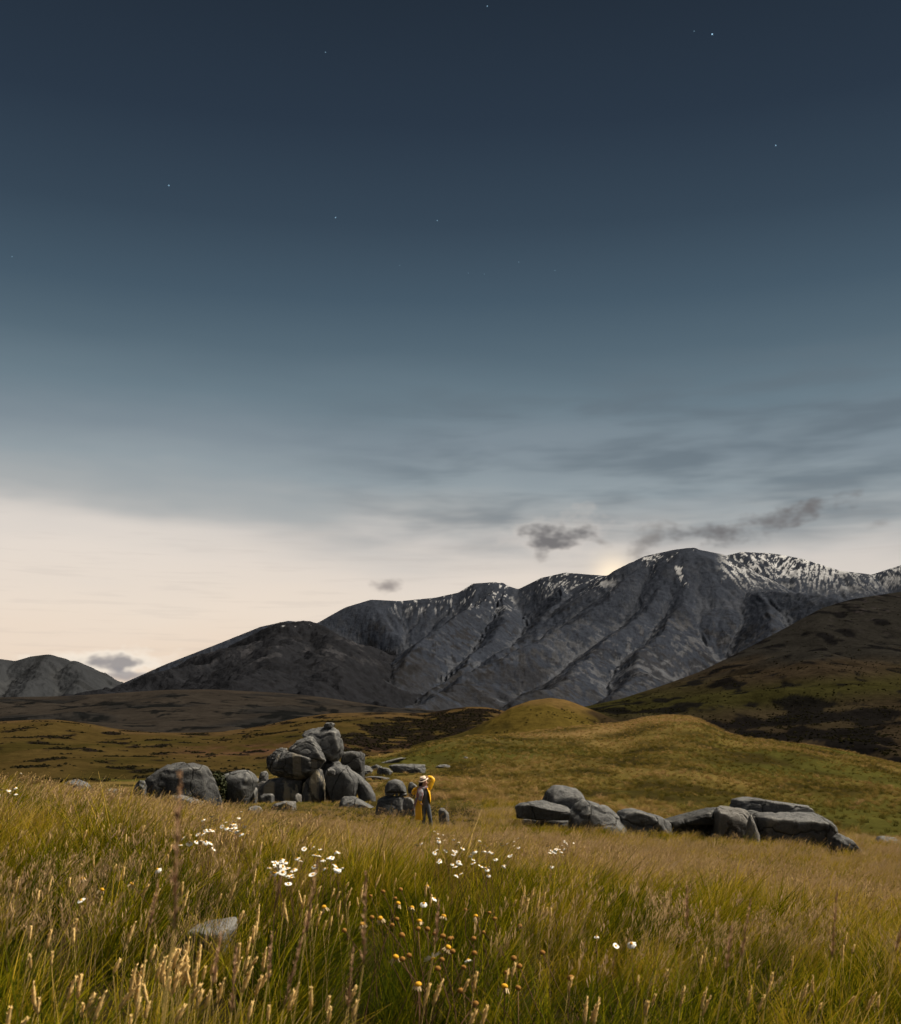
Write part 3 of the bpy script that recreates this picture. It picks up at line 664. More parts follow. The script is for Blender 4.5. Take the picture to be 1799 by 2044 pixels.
GC = variants('grass_clump', [blades(46, .16, .26, .50, .0058, .55, .30, s, 4) for s in (1, 2, 3, 4)] + [blades(38, .18, .36, .66, .0052, .40, .40, s, 5) for s in (5, 6, 7)]
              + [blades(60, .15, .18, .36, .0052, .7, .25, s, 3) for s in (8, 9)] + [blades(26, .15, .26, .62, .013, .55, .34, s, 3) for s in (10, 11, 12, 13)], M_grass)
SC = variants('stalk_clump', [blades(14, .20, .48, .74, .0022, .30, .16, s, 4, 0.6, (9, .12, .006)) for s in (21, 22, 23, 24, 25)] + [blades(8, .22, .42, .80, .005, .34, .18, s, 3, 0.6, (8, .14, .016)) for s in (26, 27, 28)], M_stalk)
TC_ = variants('tussock_clump', [blades(46, .22, .22, .46, .016, .9, .3, s, 2) for s in (31, 32, 33)] , M_tuss)
BC = variants('scrub_clump', [scrub_mesh(s) for s in (41, 42, 43)], M_scrub)

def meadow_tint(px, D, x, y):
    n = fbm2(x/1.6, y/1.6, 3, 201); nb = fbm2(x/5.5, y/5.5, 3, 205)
    t = 0.13+0.24*sst(D, 5, 11)+0.16*sst(D, 10, 15)+0.26*sst(D, 13, 24)+0.42*n+lerp(0.34, 0.52, sst(D, 8, 14))*nb-0.06*sst(D, 8, 14)  # near blades greener; their darkness also carries a vignette put into the tint
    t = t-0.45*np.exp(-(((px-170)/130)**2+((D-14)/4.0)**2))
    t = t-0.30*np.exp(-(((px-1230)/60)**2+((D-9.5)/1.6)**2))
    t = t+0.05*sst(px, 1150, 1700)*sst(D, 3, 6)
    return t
def exclude(px, D):
    return np.ones(len(px), bool)
px, D, x = ray_points(36000, 1.7, 62, 0.75)
# grass stands in tussocks with dark gaps between
cs = np.where(D < 13, 0.55, 0.8); ci_, cj_ = np.floor(x/cs), np.floor(D/cs)
jx = cs*(ci_+0.5+0.36*np.sin(ci_*127.1+cj_*311.7)); jy = cs*(cj_+0.5+0.36*np.sin(ci_*269.5+cj_*183.3))
pull = np.where(D < 13, 0.52, 0.70); x = jx+(x-jx)*pull; D = np.maximum(jy+(D-jy)*pull, 1.5); px = CX+FOC*x/D
tdist = np.hypot(x-jx, D-jy)/cs; trand = np.sin(ci_*57.3+cj_*91.7)
h = Zg(x, D)
gapn = fbm2(x/0.9, D/0.9, 2, 215)
keep = rng.rand(len(px)) < np.clip(1.15-1.35*sst(gapn, 0.12, 0.38)*sst(10-D, 0, 4), 0.08, 1)*lerp(0.42, 1.0, sst(D, 6, 13))
keep &= ~((D > 50) & (px < 930) & (rng.rand(len(px)) < 0.6))
px, D, x, h = px[keep], D[keep], x[keep], h[keep]; n = len(px); tdist, trand = tdist[keep], trand[keep]
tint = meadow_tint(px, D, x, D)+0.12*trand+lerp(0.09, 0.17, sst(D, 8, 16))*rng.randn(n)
rot = np.stack([rng.randn(n)*0.08, rng.randn(n)*0.08+0.06, rng.randn(n)*0.9], 1)
idx = np.where(rng.rand(n) < sst(D, 9, 18), rng.randint(9, 13, n), rng.randint(0, 9, n)); scl = (0.75+0.5*rng.rand(n))*(1.12-0.45*tdist+0.10*trand)*(1+0.22*fbm2(x/2.2, D/2.2, 2, 207)+0.42*fbm2(x/0.8, D/0.8, 2, 209)*sst(14-D, 0, 6))*lerp(0.95, 0.80, sst(D, 8, 26))*(1-0.36*np.exp(-((np.abs(px-850)/260)**4+((D-3.6)/1.9)**4)))
scl = scl*np.where((D > 36) & (px < 960) & (px > 200), 0.40, 1)*(1-0.58*np.exp(-(((px-425)/70)**2+((D-5.7)/1.0)**2)))*(1+0.40*np.exp(-(((px-845)/60)**2+((D-31.8)/1.6)**2)))
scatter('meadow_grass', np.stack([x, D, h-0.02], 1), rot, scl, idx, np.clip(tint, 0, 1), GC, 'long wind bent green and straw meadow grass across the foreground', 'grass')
px, D, x = ray_points(9000, 5.0, 52, 0.7)
h = Zg(x, D); nb = fbm2(x/3.5, D/3.5, 3, 221)
keep = (rng.rand(len(px)) < np.clip(0.10+0.8*sst(D, 11, 18)+0.8*nb, 0.02, 1)) & ((D < 33) | (px > 1750) | (rng.rand(len(px)) < 0.25))
px, D, x, h = px[keep], D[keep], x[keep], h[keep]; n = len(px)
rot = np.stack([rng.randn(n)*0.07, 0.10+rng.randn(n)*0.08, rng.randn(n)*0.6], 1)
scatter('seeding_grass', np.stack([x, D, h-0.02], 1), rot, (0.66+0.50*rng.rand(n))*lerp(1.0, 0.80, sst(D, 8, 26)), np.where(rng.rand(n) < sst(D, 9, 18), rng.randint(5, 8, n), rng.randint(0, 5, n)), np.clip(0.55+0.35*nb[keep]+0.15*rng.randn(n), 0, 1), SC, 'haze of dry pinkish straw seed stalks leaning above the meadow', 'grass')
# tussocks on the hill
px, D, x = ray_points(46000, 60, 300, 0.9, 150)
h = Zg(x, D); n1 = fbm2(x/11, D/11, 4, 21); n2 = fbm2(x/40, D/40, 3, 27)
dens = 0.25+0.75*sst(n1*0.7+n2*0.6+0.6*sst(D, 75, 120), -0.2, 0.6)*sst(px, 780, 1000)
keep = (rng.rand(len(px)) < dens) & ((px > 640) | (D < 130))
px, D, x, h = px[keep], D[keep], x[keep], h[keep]; n = len(px)
tint = 0.44+0.35*n2[keep]+0.35*n1[keep]+0.22*rng.randn(n)+0.25*sst(D, 170, 230)
rot = np.stack([rng.randn(n)*0.1, rng.randn(n)*0.1, rng.rand(n)*6.28], 1)
scatter('hill_tussock', np.stack([x, D, h-0.03], 1), rot, 0.55+0.75*rng.rand(n)**1.5, rng.randint(0, 3, n), np.clip(tint, 0, 1), TC_, 'short tufted tussock grass covering the rounded hill', 'grass')
# scrub on the middle slopes
P_, S_, T_ = [], [], []
def scrub_on(H, blobs, N, size, seed, sparse=0.0):
    r = np.random.RandomState(seed); i = r.randint(2, H['x'].shape[0]*4//5, N); j = r.randint(0, H['x'].shape[1], N)
    P, R = H['P'][i, j], H['row'][i, j]; xx, yy, zz = H['x'][i, j], H['y'][i, j], H['z'][i, j]
    m = blobmask(P, R, blobs, fbm2(xx/14, yy/24, 3, 63))
    k = (r.rand(N) < m) | (r.rand(N) < sparse*sst(fbm2(xx/40, yy/60, 3, seed), 0.0, 0.5))
    k &= H['T'][i, j] < (0.80 if H is H2 else 0.95)
    q = k.sum(); P_.append(np.stack([xx[k]+r.randn(q)*1.2, yy[k]+r.randn(q)*1.2, zz[k]-0.1], 1)); S_.append(size*(0.5+r.rand(q))); T_.append(r.rand(q))
scrub_on(H1, SCRUB, 42000, 0.85, 5, 0.05); scrub_on(H2, [(1215, 1440, 50, 14), (1000, 1462, 60, 8)], 4000, 0.5, 6, 0.03); scrub_on(H4, SLS, 40000, 1.7, 7, 0.12)
pp = np.concatenate(P_); n = len(pp)
scatter('heath_scrub', pp, np.stack([np.zeros(n), np.zeros(n), rng.rand(n)*6.28], 1), np.concatenate(S_), rng.randint(0, 3, n), np.concatenate(T_), BC, 'dark patches of low heath scrub on the middle slopes', 'scrub')

# ------------------------------------------------------------------ boulders
def c1(p): return (p[0]*0.5, 1264.9+p[1]*0.5)
def c3(p): return ((500+p[0]/3.598)/1.0673, (1500+p[1]/3.598)/1.0673)
def c4(p): return ((1060+p[0]/2.092)/1.0673, (1640+p[1]/2.092)/1.0673)
def c6(p): return (p[0]*0.5, 1630.3+p[1]*0.5)
def c7(p): return (899.5+p[0]*0.5, 1630.3+p[1]*0.5)
def c8(p): return ((240+p[0]/4.734)/1.0673, (1580+p[1]/4.734)/1.0673)
def seat(px, row, hs, d0=1.6, d1=260):
    """distance at which something hs metres above the ground shows at this pixel"""
    Ds = np.exp(np.linspace(math.log(d0), math.log(d1), 900)); xs = (px-CX)/FOC*Ds
    f = CAMZ+Ds*(HOR-row)/FOC-(Zg(xs, Ds)+hs); k = np.where(f < 0)[0]
    D = float(Ds[k[0]]) if len(k) else d1
    x = (px-CX)/FOC*D; return Vector((x, D, float(Zg(x, D))))
_ico = {}
def ico(sub):
    if sub not in _ico:
        bm = bmesh.new(); bmesh.ops.create_icosphere(bm, subdivisions=sub, radius=1.0)
        _ico[sub] = (np.array([v.co[:] for v in bm.verts]), np.array([[v.index for v in f.verts] for f in bm.faces])); bm.free()
    return _ico[sub]
_rk = [0]
def rock(label, conv, outline, D, mat=None, depth=0.42, front=(), sub=5, cuts=5, foot=0.96, under=False, embed=True, p=30, rough=1.0, name='boulder', group=None, dents=(), sink=0.25):
    _rk[0] += 1; r = np.random.RandomState(100+_rk[0]); mat = mat or M_rock
    pts = np.array([conv(q) for q in outline]); cxp, cyp = (pts.min(0)+pts.max(0))/2
    if D is None: D = seat(cxp, pts[:, 1].max()-1, 0.0).y
    s = D/FOC; o2 = (pts-[cxp, cyp])*s*[1, -1]
    w = np.ptp(o2[:, 0]); hgt = np.ptp(o2[:, 1]); dep = depth*max(min(w, 2.2*hgt), 0.5*w)
    P = [(a, 0, b) for a, b in o2]
    ang = p > 14
    for sc_, dd in (((0.80, 0.80),) if ang else ((0.84, 0.62), (0.55, 0.92))):
        for a, b in o2:
            for sg in (-1, 1):
                if ang and r.rand() < 0.42: continue
                j = 1+(0.22 if ang else 0.12)*r.randn()
                P.append((a*sc_*(1+0.06*r.randn()), sg*dep*dd*j, b*sc_*(1+0.06*r.randn())))
    for q in front:
        c = conv(q[:2]); P.append(((c[0]-cxp)*s, -q[2]*w, -(c[1]-cyp)*s))
    cen = at(cxp, cyp, D)
    if embed:
        zb = float(Zg(cen.x, D))-sink-cen.z
        if zb < o2[:, 1].min():
            lowm = o2[:, 1] < np.percentile(o2[:, 1], 45)
            for a, b in o2[lowm]:
                for yy in ((0.0, 0.5*dep, 0.8*dep) if under else (-0.8*dep, 0, 0.8*dep)): P.append((a*foot, yy*0.9*min(1, foot+.1), zb))
    P = np.array(P); mid = (P.min(0)+P.max(0))/2; Q = P-mid; ext = np.ptp(Q, axis=0)/2
    bm = bmesh.new()
    for q in Q: bm.verts.new(q)
    bm.verts.ensure_lookup_table(); bmesh.ops.convex_hull(bm, input=bm.verts, use_existing_faces=False)
    bm.normal_update(); nn, dd = [], []
    for f in bm.faces:
        if f.calc_area() < 1e-7: continue
        nrm = np.array(f.normal[:]); d0 = float(np.dot(nrm, f.verts[0].co))
        if d0 < 0: nrm, d0 = -nrm, -d0
        nn.append(nrm); dd.append(max(d0, 0.02))
    bm.free()
    for _c in range(cuts if p > 14 else 0):      # flat broken faces
        v = np.array([r.randn(), -abs(r.randn())-0.25, r.randn()*0.75+0.15]); v /= np.linalg.norm(v); nn.append(v); dd.append(float((Q@v).max())*r.uniform(0.76, 0.90))
    nn, dd = np.array(nn), np.array(dd)
    iv, fc = ico(sub); dirs = iv*ext; dirs /= np.linalg.norm(dirs, axis=1)[:, None]
    inv = np.maximum(dirs@nn.T, 1e-4)/dd[None]
    # a few facets only: soft minimum over hull planes keeps blunt edges
    rad = 1.0/(np.sum(inv**p, axis=1)**(1/p)); hard = 1.0/inv.max(1)
    rad = np.where(rad < hard*0.8, hard*0.8, rad); rad = lerp(rad, hard, 0.86 if ang else 0.6)*1.02
    Vv = dirs*rad[:, None]; sz = max(min(w, hgt*1.6), 0.2)
    n1 = perlin3(Vv/(sz*0.42), _rk[0]); n2 = perlin3(Vv/(sz*0.16), _rk[0]+9); n3 = perlin3(Vv/(sz*0.06), _rk[0]+19)
    ridg = 1-np.abs(perlin3(Vv*[1, 1, 1.6]/(sz*0.33), _rk[0]+29))*2
    disp = rough*sz*((0.022 if ang else 0.036)*n1+0.010*n2+0.006*n3-0.028*np.maximum(0, ridg-0.72)/0.28)
    Vv = Vv+dirs*disp[:, None]
    for q in dents:
        c = conv(q[:2]); pc = np.array([(c[0]-cxp)*s, 0, -(c[1]-cyp)*s])-mid; rr_ = q[2]*w
        d2 = ((Vv[:, 0]-pc[0])**2+(Vv[:, 2]-pc[2])**2)/rr_**2
        Vv = Vv-dirs*(np.exp(-d2)*(Vv[:, 1] < 0)*q[3]*w)[:, None]
    org = np.array([mid[0], mid[1], P[:, 2].min()])
    me = mesh_np(name, Vv+mid-org, fc)
    return link(name, me, mat, label=label, cat='boulder', group=group, loc=Vector(org)+cen)

DT = 62.0
rock('small flat cap stone perched on the very top of the boulder tower', c3, [(680, 165), (700, 142), (745, 140), (768, 152), (772, 172), (735, 186), (690, 182)], DT+.3, embed=False, sub=4)
rock('tall rounded grey block forming the top of the boulder tower', c3, [(512, 245), (545, 205), (600, 187), (680, 178), (760, 182), (800, 205), (820, 260), (836, 340), (832, 385), (795, 440), (715, 440), (640, 330), (590, 270)], DT+.6, cuts=2,
     front=[(690, 230, .30), (640, 250, .22), (770, 380, .32), (700, 390, .30)], embed=False, p=34)
rock('angular grey slab with a sharp pale edge leaning on the tower', c3, [(410, 350), (480, 275), (575, 246), (602, 252), (655, 330), (708, 434), (690, 450), (580, 415), (480, 385)], DT-.7, embed=False, p=44, depth=.35, cuts=1,
     front=[(560, 370, .12), (520, 382, .2), (690, 440, .12), (600, 410, .25)], rough=0.7)
rock('large dark overhanging boulder in the middle of the tower', c3, [(330, 370), (400, 352), (520, 380), (640, 425), (700, 438), (650, 500), (600, 548), (520, 585), (400, 580), (275, 545), (262, 500), (300, 430)], DT-.5, M_rock_lstreak, embed=False, p=40, depth=.30, cuts=1,
     front=[(520, 385, .34), (600, 415, .30), (430, 370, .25), (480, 480, .26), (460, 545, .12)], rough=1.2)
rock('knobbly dark lump on the left shoulder of the tower', c3, [(244, 420), (300, 405), (320, 345), (365, 332), (408, 342), (392, 440), (385, 520), (280, 535), (252, 490)], DT-.3, M_rock_dark, embed=False, rough=1.9)
rock('streaked pale plinth under the left of the tower', c3, [(165, 690), (180, 640), (270, 575), (400, 560), (515, 575), (520, 640), (480, 700), (370, 718), (190, 708)], DT-.2, M_rock_streak, depth=.3, front=[(300, 690, .25), (420, 700, .25)])
rock('yellow streaked pillar stone under the right of the tower', c3, [(515, 700), (525, 610), (585, 545), (635, 485), (672, 505), (695, 600), (692, 692), (640, 690), (540, 728)], DT-.6, M_rock_streak, depth=.4)
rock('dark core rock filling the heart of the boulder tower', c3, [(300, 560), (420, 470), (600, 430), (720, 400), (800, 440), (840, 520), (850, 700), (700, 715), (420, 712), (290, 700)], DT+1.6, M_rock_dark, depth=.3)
rock('egg shaped grey boulder at the right foot of the tower', c3, [(690, 530), (720, 480), (800, 453), (880, 473), (935, 530), (962, 600), (952, 680), (900, 712), (770, 718), (705, 665), (688, 600)], DT-1.4, depth=.5, p=12, rough=.5, foot=.5)
rock('small flaky lump stuck on the shoulder of the egg shaped boulder', c3, [(700, 540), (705, 505), (740, 490), (775, 510), (770, 545), (735, 558)], DT-2.5, embed=False, sub=4, depth=.5)
rock('smooth tilted slab leaning against the egg shaped boulder', c3, [(900, 505), (970, 548), (1040, 620), (1082, 695), (1087, 750), (1050, 768), (965, 735), (945, 690), (955, 600)], DT-1.0, depth=.5, p=14, rough=.6)
rock('low pointed grey boulder in front of the egg shaped boulder', c3, [(765, 838), (790, 760), (840, 706), (920, 710), (1000, 757), (1060, 785), (1130, 832), (1100, 870), (800, 870)], DT-7, depth=.35, front=[(850, 760, .3), (960, 790, .28)])
rock('dark square block behind the right side of the tower', c3, [(800, 470), (835, 368), (900, 362), (975, 370), (1000, 388), (992, 460), (900, 478)], DT+16, M_rock_dark, p=38, depth=.4)
SLG = None
rock('flat grey ledge just right of the tower', c3, [(885, 478), (960, 463), (1040, 478), (1062, 510), (1040, 538), (960, 542), (915, 515)], None, depth=.5, rough=1.5)
rock('short cracked ledge with a dark hollow beside the long ledge', c3, [(1090, 520), (1110, 480), (1180, 490), (1212, 520), (1190, 540), (1110, 545)], None, depth=.5, rough=1.5)
rock('dark low rock between the two ledges', c3, [(1040, 480), (1090, 462), (1130, 480), (1120, 510), (1060, 512)], None, M_rock_dark, depth=.5, sub=4)
rock('long flat grey ledge on the turf behind the person', c3, [(1175, 475), (1230, 460), (1400, 458), (1462, 466), (1468, 490), (1400, 525), (1290, 532), (1250, 512)], None, depth=.4, rough=1.4)
rock('thin pale slab lying in the turf below the ledges', c3, [(975, 565), (1040, 552), (1130, 556), (1185, 566), (1140, 582), (1010, 582)], None, depth=.6, sub=4)
rock('thin far slab up the turf above the ledges', c3, [(1120, 450), (1180, 432), (1270, 410), (1315, 412), (1290, 432), (1180, 452)], None, depth=.4, sub=4)
rock('small flat rock alone on the turf above the hat', c3, [(1540, 480), (1575, 465), (1620, 462), (1662, 472), (1640, 490), (1580, 492)], None, depth=.5, sub=4)
rock('tiny upper stone in the turf at the foot of the hill', c3, [(1750, 412), (1768, 402), (1790, 408), (1786, 418), (1760, 420)], None, depth=.5, sub=3)
rock('tiny lower stone in the turf at the foot of the hill', c3, [(1735, 455), (1748, 446), (1758, 452), (1752, 460)], None, depth=.5, sub=3)
rock('loaf shaped dome stone capping the short stack beside the person', c3, [(1148, 684), (1150, 630), (1172, 592), (1228, 571), (1288, 588), (1316, 640), (1322, 684), (1235, 690)], 50, embed=False, depth=.5, p=14, rough=.5)
rock('pale flat spacer stone at the left of the short stack', c3, [(1152, 684), (1190, 680), (1226, 684), (1224, 702), (1180, 706), (1154, 700)], 49.9, M_rock_pale, embed=False, sub=4, depth=.7)
rock('tiny square spacer stone in the middle of the short stack', c3, [(1229, 684), (1255, 682), (1257, 704), (1232, 706)], 49.8, embed=False, sub=3, depth=.8)
rock('rounded spacer stone at the right of the short stack', c3, [(1259, 690), (1290, 681), (1322, 686), (1318, 706), (1265, 710)], 49.9, embed=False, sub=4, depth=.7)
rock('broad grey base boulder of the short stack', c3, [(1082, 800), (1100, 730), (1150, 702), (1290, 704), (1308, 740), (1300, 830), (1200, 850), (1100, 830)], 50, depth=.4, p=34)
rock('pale creased boulder at the right foot of the short stack', c3, [(1288, 780), (1300, 718), (1340, 714), (1372, 732), (1388, 790), (1375, 840), (1290, 840)], 49.2, M_rock_pale, depth=.5)
rock('small wedge shaped rock behind the person', c3, [(1330, 632), (1335, 606), (1356, 596), (1398, 624), (1404, 642), (1350, 646)], 64, depth=.5, sub=4)
rock('small pale stone in the grass to the right of the person', c3, [(1563, 812), (1578, 796), (1604, 800), (1642, 836), (1645, 860), (1600, 862), (1570, 842)], 40, M_rock_pale, depth=.5, sub=4)
rock('flat layered stone lying in front of the tower', c3, [(284, 795), (300, 766), (340, 752), (400, 742), (470, 748), (472, 790), (460, 815), (300, 820)], 52, M_rock_pale, depth=.4, p=30, rough=1.5)
rock('pinkish grey stone half sunk in straw grass before the tower', c3, [(100, 820), (115, 790), (150, 776), (200, 786), (216, 812), (210, 840), (110, 840)], 46, M_rock_pale, depth=.5, sub=4)
rock('thin ledge stone at the foot of the streaked plinth', c3, [(188, 700), (220, 688), (290, 688), (306, 704), (280, 720), (200, 718)], DT-2.5, depth=.5, sub=4)
rock('small round stone below the overhang', c3, [(458, 710), (472, 690), (490, 684), (514, 700), (512, 724), (480, 732)], DT-3, M_rock_pale, depth=.6, sub=4)
rock('low stone in the gap left of the tower', c3, [(182, 545), (205, 522), (240, 513), (260, 528), (256, 560), (200, 570)], DT+8, depth=.5, sub=4)
rock('beige curved stone between the round boulder and the plinth', c3, [(125, 700), (135, 650), (170, 610), (230, 586), (256, 600), (210, 660), (175, 705)], DT+.2, M_rock_pale, depth=.5)
rock('round grey boulder pitted with hollows and pale marks', c8, [(1080, 372), (1130, 322), (1250, 286), (1380, 284), (1450, 328), (1482, 382), (1445, 440), (1390, 490), (1320, 560), (1250, 590), (1150, 585), (1100, 500)], 58, depth=.5, p=13, rough=.6, foot=.45,
     dents=[(1345, 330, .055, .06), (1365, 425, .05, .06), (1300, 535, .1, .04)])
rock('brown stone under the right edge of the round boulder', c8, [(1330, 560), (1390, 485), (1430, 455), (1462, 470), (1455, 520), (1430, 560)], 58.6, M_rock_streak, depth=.5, sub=4)
rock('largest dark hunched boulder with a pale ridge across it', c8, [(345, 385), (450, 312), (560, 222), (700, 204), (800, 236), (900, 226), (945, 242), (1005, 335), (1035, 450), (1090, 570), (1060, 640), (850, 640), (420, 600), (330, 500), (318, 425)], 55, M_rock_dark, depth=.36, p=40, cuts=2, under=True,
     front=[(400, 355, .22), (620, 322, .30), (740, 322, .27), (890, 250, .12), (700, 420, .30), (480, 400, .24), (960, 430, .2)], dents=[(930, 360, .06, .03), (820, 470, .07, .03), (560, 480, .08, .03)], rough=.8)
rock('small split boulder at the left side of the hunched boulder', c8, [(212, 500), (228, 412), (270, 392), (325, 400), (335, 445), (320, 560), (230, 580)], 53, depth=.5, rough=1.2)
rock('low pale rough rock sunk in grass before the hunched boulder', c8, [(530, 600), (560, 556), (620, 538), (690, 535), (800, 568), (900, 600), (945, 640), (900, 690), (560, 680)], 44, M_rock_pale, depth=.35, rough=1.5)
rock('low pale stone barely showing at the left edge of the straw grass', c8, [(-70, 500), (-20, 472), (50, 482), (80, 510), (60, 540), (-60, 540)], 44, M_rock_pale, depth=.5, sub=4)
rock('lone oval boulder at the far left in straw grass', c1, [(243, 618), (250, 595), (275, 582), (310, 577), (345, 588), (362, 612), (360, 645), (250, 645)], 48, depth=.5, p=12, rough=.8)
rock('flat grey stone nearly buried in the near grass', lambda p: p, [(372, 1866), (384, 1850), (410, 1840), (450, 1836), (470, 1838), (474, 1850), (440, 1870), (390, 1884)], 6.6, M_stone, depth=.7, sub=4, sink=.1)
# right hand outcrop
DR = 40.0
rock('dome shaped boulder rising behind the left slab of the outcrop', c4, [(192, 140), (214, 88), (245, 65), (300, 67), (352, 78), (386, 110), (400, 145), (340, 175), (230, 170)], DR+2.0, depth=.5, p=14, rough=.6)
rock('long undercut slab at the left end of the outcrop', c4, [(78, 163), (100, 148), (200, 136), (300, 160), (345, 190), (335, 224), (230, 228), (86, 216)], DR, embed=False, depth=.4, p=36, rough=1.1)
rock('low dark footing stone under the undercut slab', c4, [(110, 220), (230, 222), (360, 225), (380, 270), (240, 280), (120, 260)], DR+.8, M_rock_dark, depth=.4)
rock('sloping hump in the middle of the left outcrop', c4, [(315, 195), (350, 147), (382, 132), (450, 150), (510, 170), (560, 212), (575, 270), (500, 290), (380, 280), (325, 235)], DR-.4, depth=.4, front=[(400, 170, .3), (480, 210, .3)])
rock('tapering end rock of the left outcrop', c4, [(530, 185), (560, 174), (605, 171), (660, 190), (728, 208), (775, 236), (780, 290), (640, 290), (545, 275)], DR+.2, depth=.4)
rock('thin dark shelf reaching left from the right outcrop', c4, [(715, 238), (770, 220), (830, 200), (920, 177), (985, 166), (1030, 190), (990, 240), (860, 250), (745, 262)], DR+.5, M_rock_dark, embed=False, depth=.5, p=36)
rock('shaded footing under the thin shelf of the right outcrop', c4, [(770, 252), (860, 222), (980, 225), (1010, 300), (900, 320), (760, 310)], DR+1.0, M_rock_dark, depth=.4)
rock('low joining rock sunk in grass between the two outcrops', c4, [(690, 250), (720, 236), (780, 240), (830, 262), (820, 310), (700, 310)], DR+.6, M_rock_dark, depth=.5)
rock('sunken grey base running under the left outcrop', c4, [(360, 235), (470, 225), (600, 232), (690, 245), (710, 300), (520, 310), (380, 300)], DR+1.0, M_rock_pale, depth=.3)
rock('pale faced block at the middle of the right outcrop', c4, [(965, 190), (985, 162), (1020, 156), (1112, 170), (1125, 205), (1135, 290), (1050, 310), (980, 270)], DR-.3, M_rock_pale, depth=.5, p=38, front=[(1050, 200, .35), (1000, 230, .3)])
rock('rough grey rib joining the block to the whaleback boulder', c4, [(1090, 190), (1130, 178), (1180, 192), (1200, 240), (1190, 320), (1100, 320)], DR+.2, depth=.4)
rock('narrow pale splinter in front of the right outcrop', c4, [(1122, 205), (1132, 200), (1172, 300), (1165, 330), (1095, 330)], DR-1.6, M_rock_pale, depth=.4, p=40, sub=4)
rock('long ribbed top slab of the right outcrop', c4, [(1036, 165), (1045, 130), (1108, 119), (1200, 139), (1300, 150), (1380, 160), (1418, 188), (1400, 205), (1250, 210), (1130, 205), (1060, 185)], DR+1.6, embed=False, depth=.5, rough=1.6)
rock('massive whaleback boulder at the right of the outcrop', c4, [(1115, 215), (1145, 190), (1250, 197), (1400, 193), (1470, 224), (1514, 272), (1495, 320), (1430, 360), (1300, 370), (1160, 340)], DR, depth=.36, p=34, cuts=2, front=[(1200, 230, .25), (1400, 240, .25), (1300, 220, .28)])
rock('low sloping stone at the right foot of the outcrop', c4, [(1495, 300), (1520, 282), (1580, 308), (1620, 358), (1640, 400), (1600, 420), (1500, 400)], DR-2.5, depth=.45)
rock('flat pale rock sheet in dark turf right of the outcrop', c4, [(1685, 322), (1710, 296), (1775, 302), (1800, 330), (1760, 348), (1700, 342)], None, M_rock_pale, depth=.8, sub=4, sink=.1)

# ------------------------------------------------------------------ a small shrub between two boulders
def leafy(name, label, loc, rx, rz, n, seed):
    r = np.random.RandomState(seed); V_, F_, A_ = [], [], []
    for i in range(n):
        d = r.randn(3); d /= np.linalg.norm(d); q = d*np.array([rx, rx, rz])*(0.35+0.75*r.rand()**0.5)*(0.8+0.4*perlin3((d*1.7)[None], seed)[0]+0.1); q[2] += rz
        u = r.randn(3); u /= np.linalg.norm(u); v = np.cross(u, r.randn(3)); v /= np.linalg.norm(v); s = 0.035+0.03*r.rand()
        k = len(V_); V_ += [q-u*s*1.7, q+v*s, q+u*s*1.7, q-v*s]; F_.append((k, k+1, k+2, k+3))
    e = link(name, None, label=label, cat='shrub', loc=loc)
    link('foliage', mesh_np('foliage', V_, F_, False), M_shrub, e)
    bm = bmesh.new()
    for i in range(7):
        a = r.rand()*6.28; tip = Vector((math.cos(a)*rx*0.7, math.sin(a)*rx*0.7, rz*(0.8+0.8*r.rand())))
        bmesh_tube(bm, [Vector((0, 0, -0.1)), tip*0.5+Vector((0, 0, 0.05)), tip], [0.03, 0.02, 0.008], 5)
    me = bpy.data.meshes.new('stem'); bm.to_mesh(me); bm.free(); link('stem', me, M_stem, e)
def bmesh_tube(bm, path, radii, seg=6, flat=1.0, caps=True):
    rings = []
    for i, p_ in enumerate(path):
        a = path[max(0, i-1)]; b = path[min(len(path)-1, i+1)]; t = (b-a).normalized()
        ref = Vector((0, 1, 0)) if abs(t.y) < 0.9 else Vector((1, 0, 0))
        u = t.cross(ref).normalized(); v = t.cross(u).normalized(); ring = []
        for k in range(seg):
            g = 2*math.pi*k/seg; ring.append(bm.verts.new(p_+u*math.cos(g)*radii[i]+v*math.sin(g)*radii[i]*flat))
        rings.append(ring)
    fs = []
    for r0, r1 in zip(rings[:-1], rings[1:]):
        for k in range(seg): fs.append(bm.faces.new((r0[k], r0[(k+1) % seg], r1[(k+1) % seg], r1[k])))
    if caps: fs.append(bm.faces.new(rings[0])); fs.append(bm.faces.new(list(reversed(rings[-1]))))
    for f in fs: f.smooth = True
    return rings
def bm_obj(name, bm, mat, parent=None, **kw):
    me = bpy.data.meshes.new(name); bmesh.ops.recalc_face_normals(bm, faces=bm.faces); bm.to_mesh(me); bm.free()
    return link(name, me, mat, parent, **kw)
def bm_mesh(name, bm, mat):
    me = bpy.data.meshes.new(name); bmesh.ops.recalc_face_normals(bm, faces=bm.faces); bm.to_mesh(me); bm.free(); me.materials.append(mat); return me
M_shrub = plain('dark_shrub_leaf', (0.030, 0.036, 0.014), 0.7, 0.5, 9)
M_stem = plain('brown_stem', (0.095, 0.050, 0.026), 0.85, 0.3, 40)
sx, sy, sz = gpt(436, 57.2)
leafy('shrub', 'dark green shrub wedged between the hunched and the round boulder', (sx, sy, 0.2+at(436, 1598, 57.2).z-0.6), 0.62, 0.95, 1500, 3)

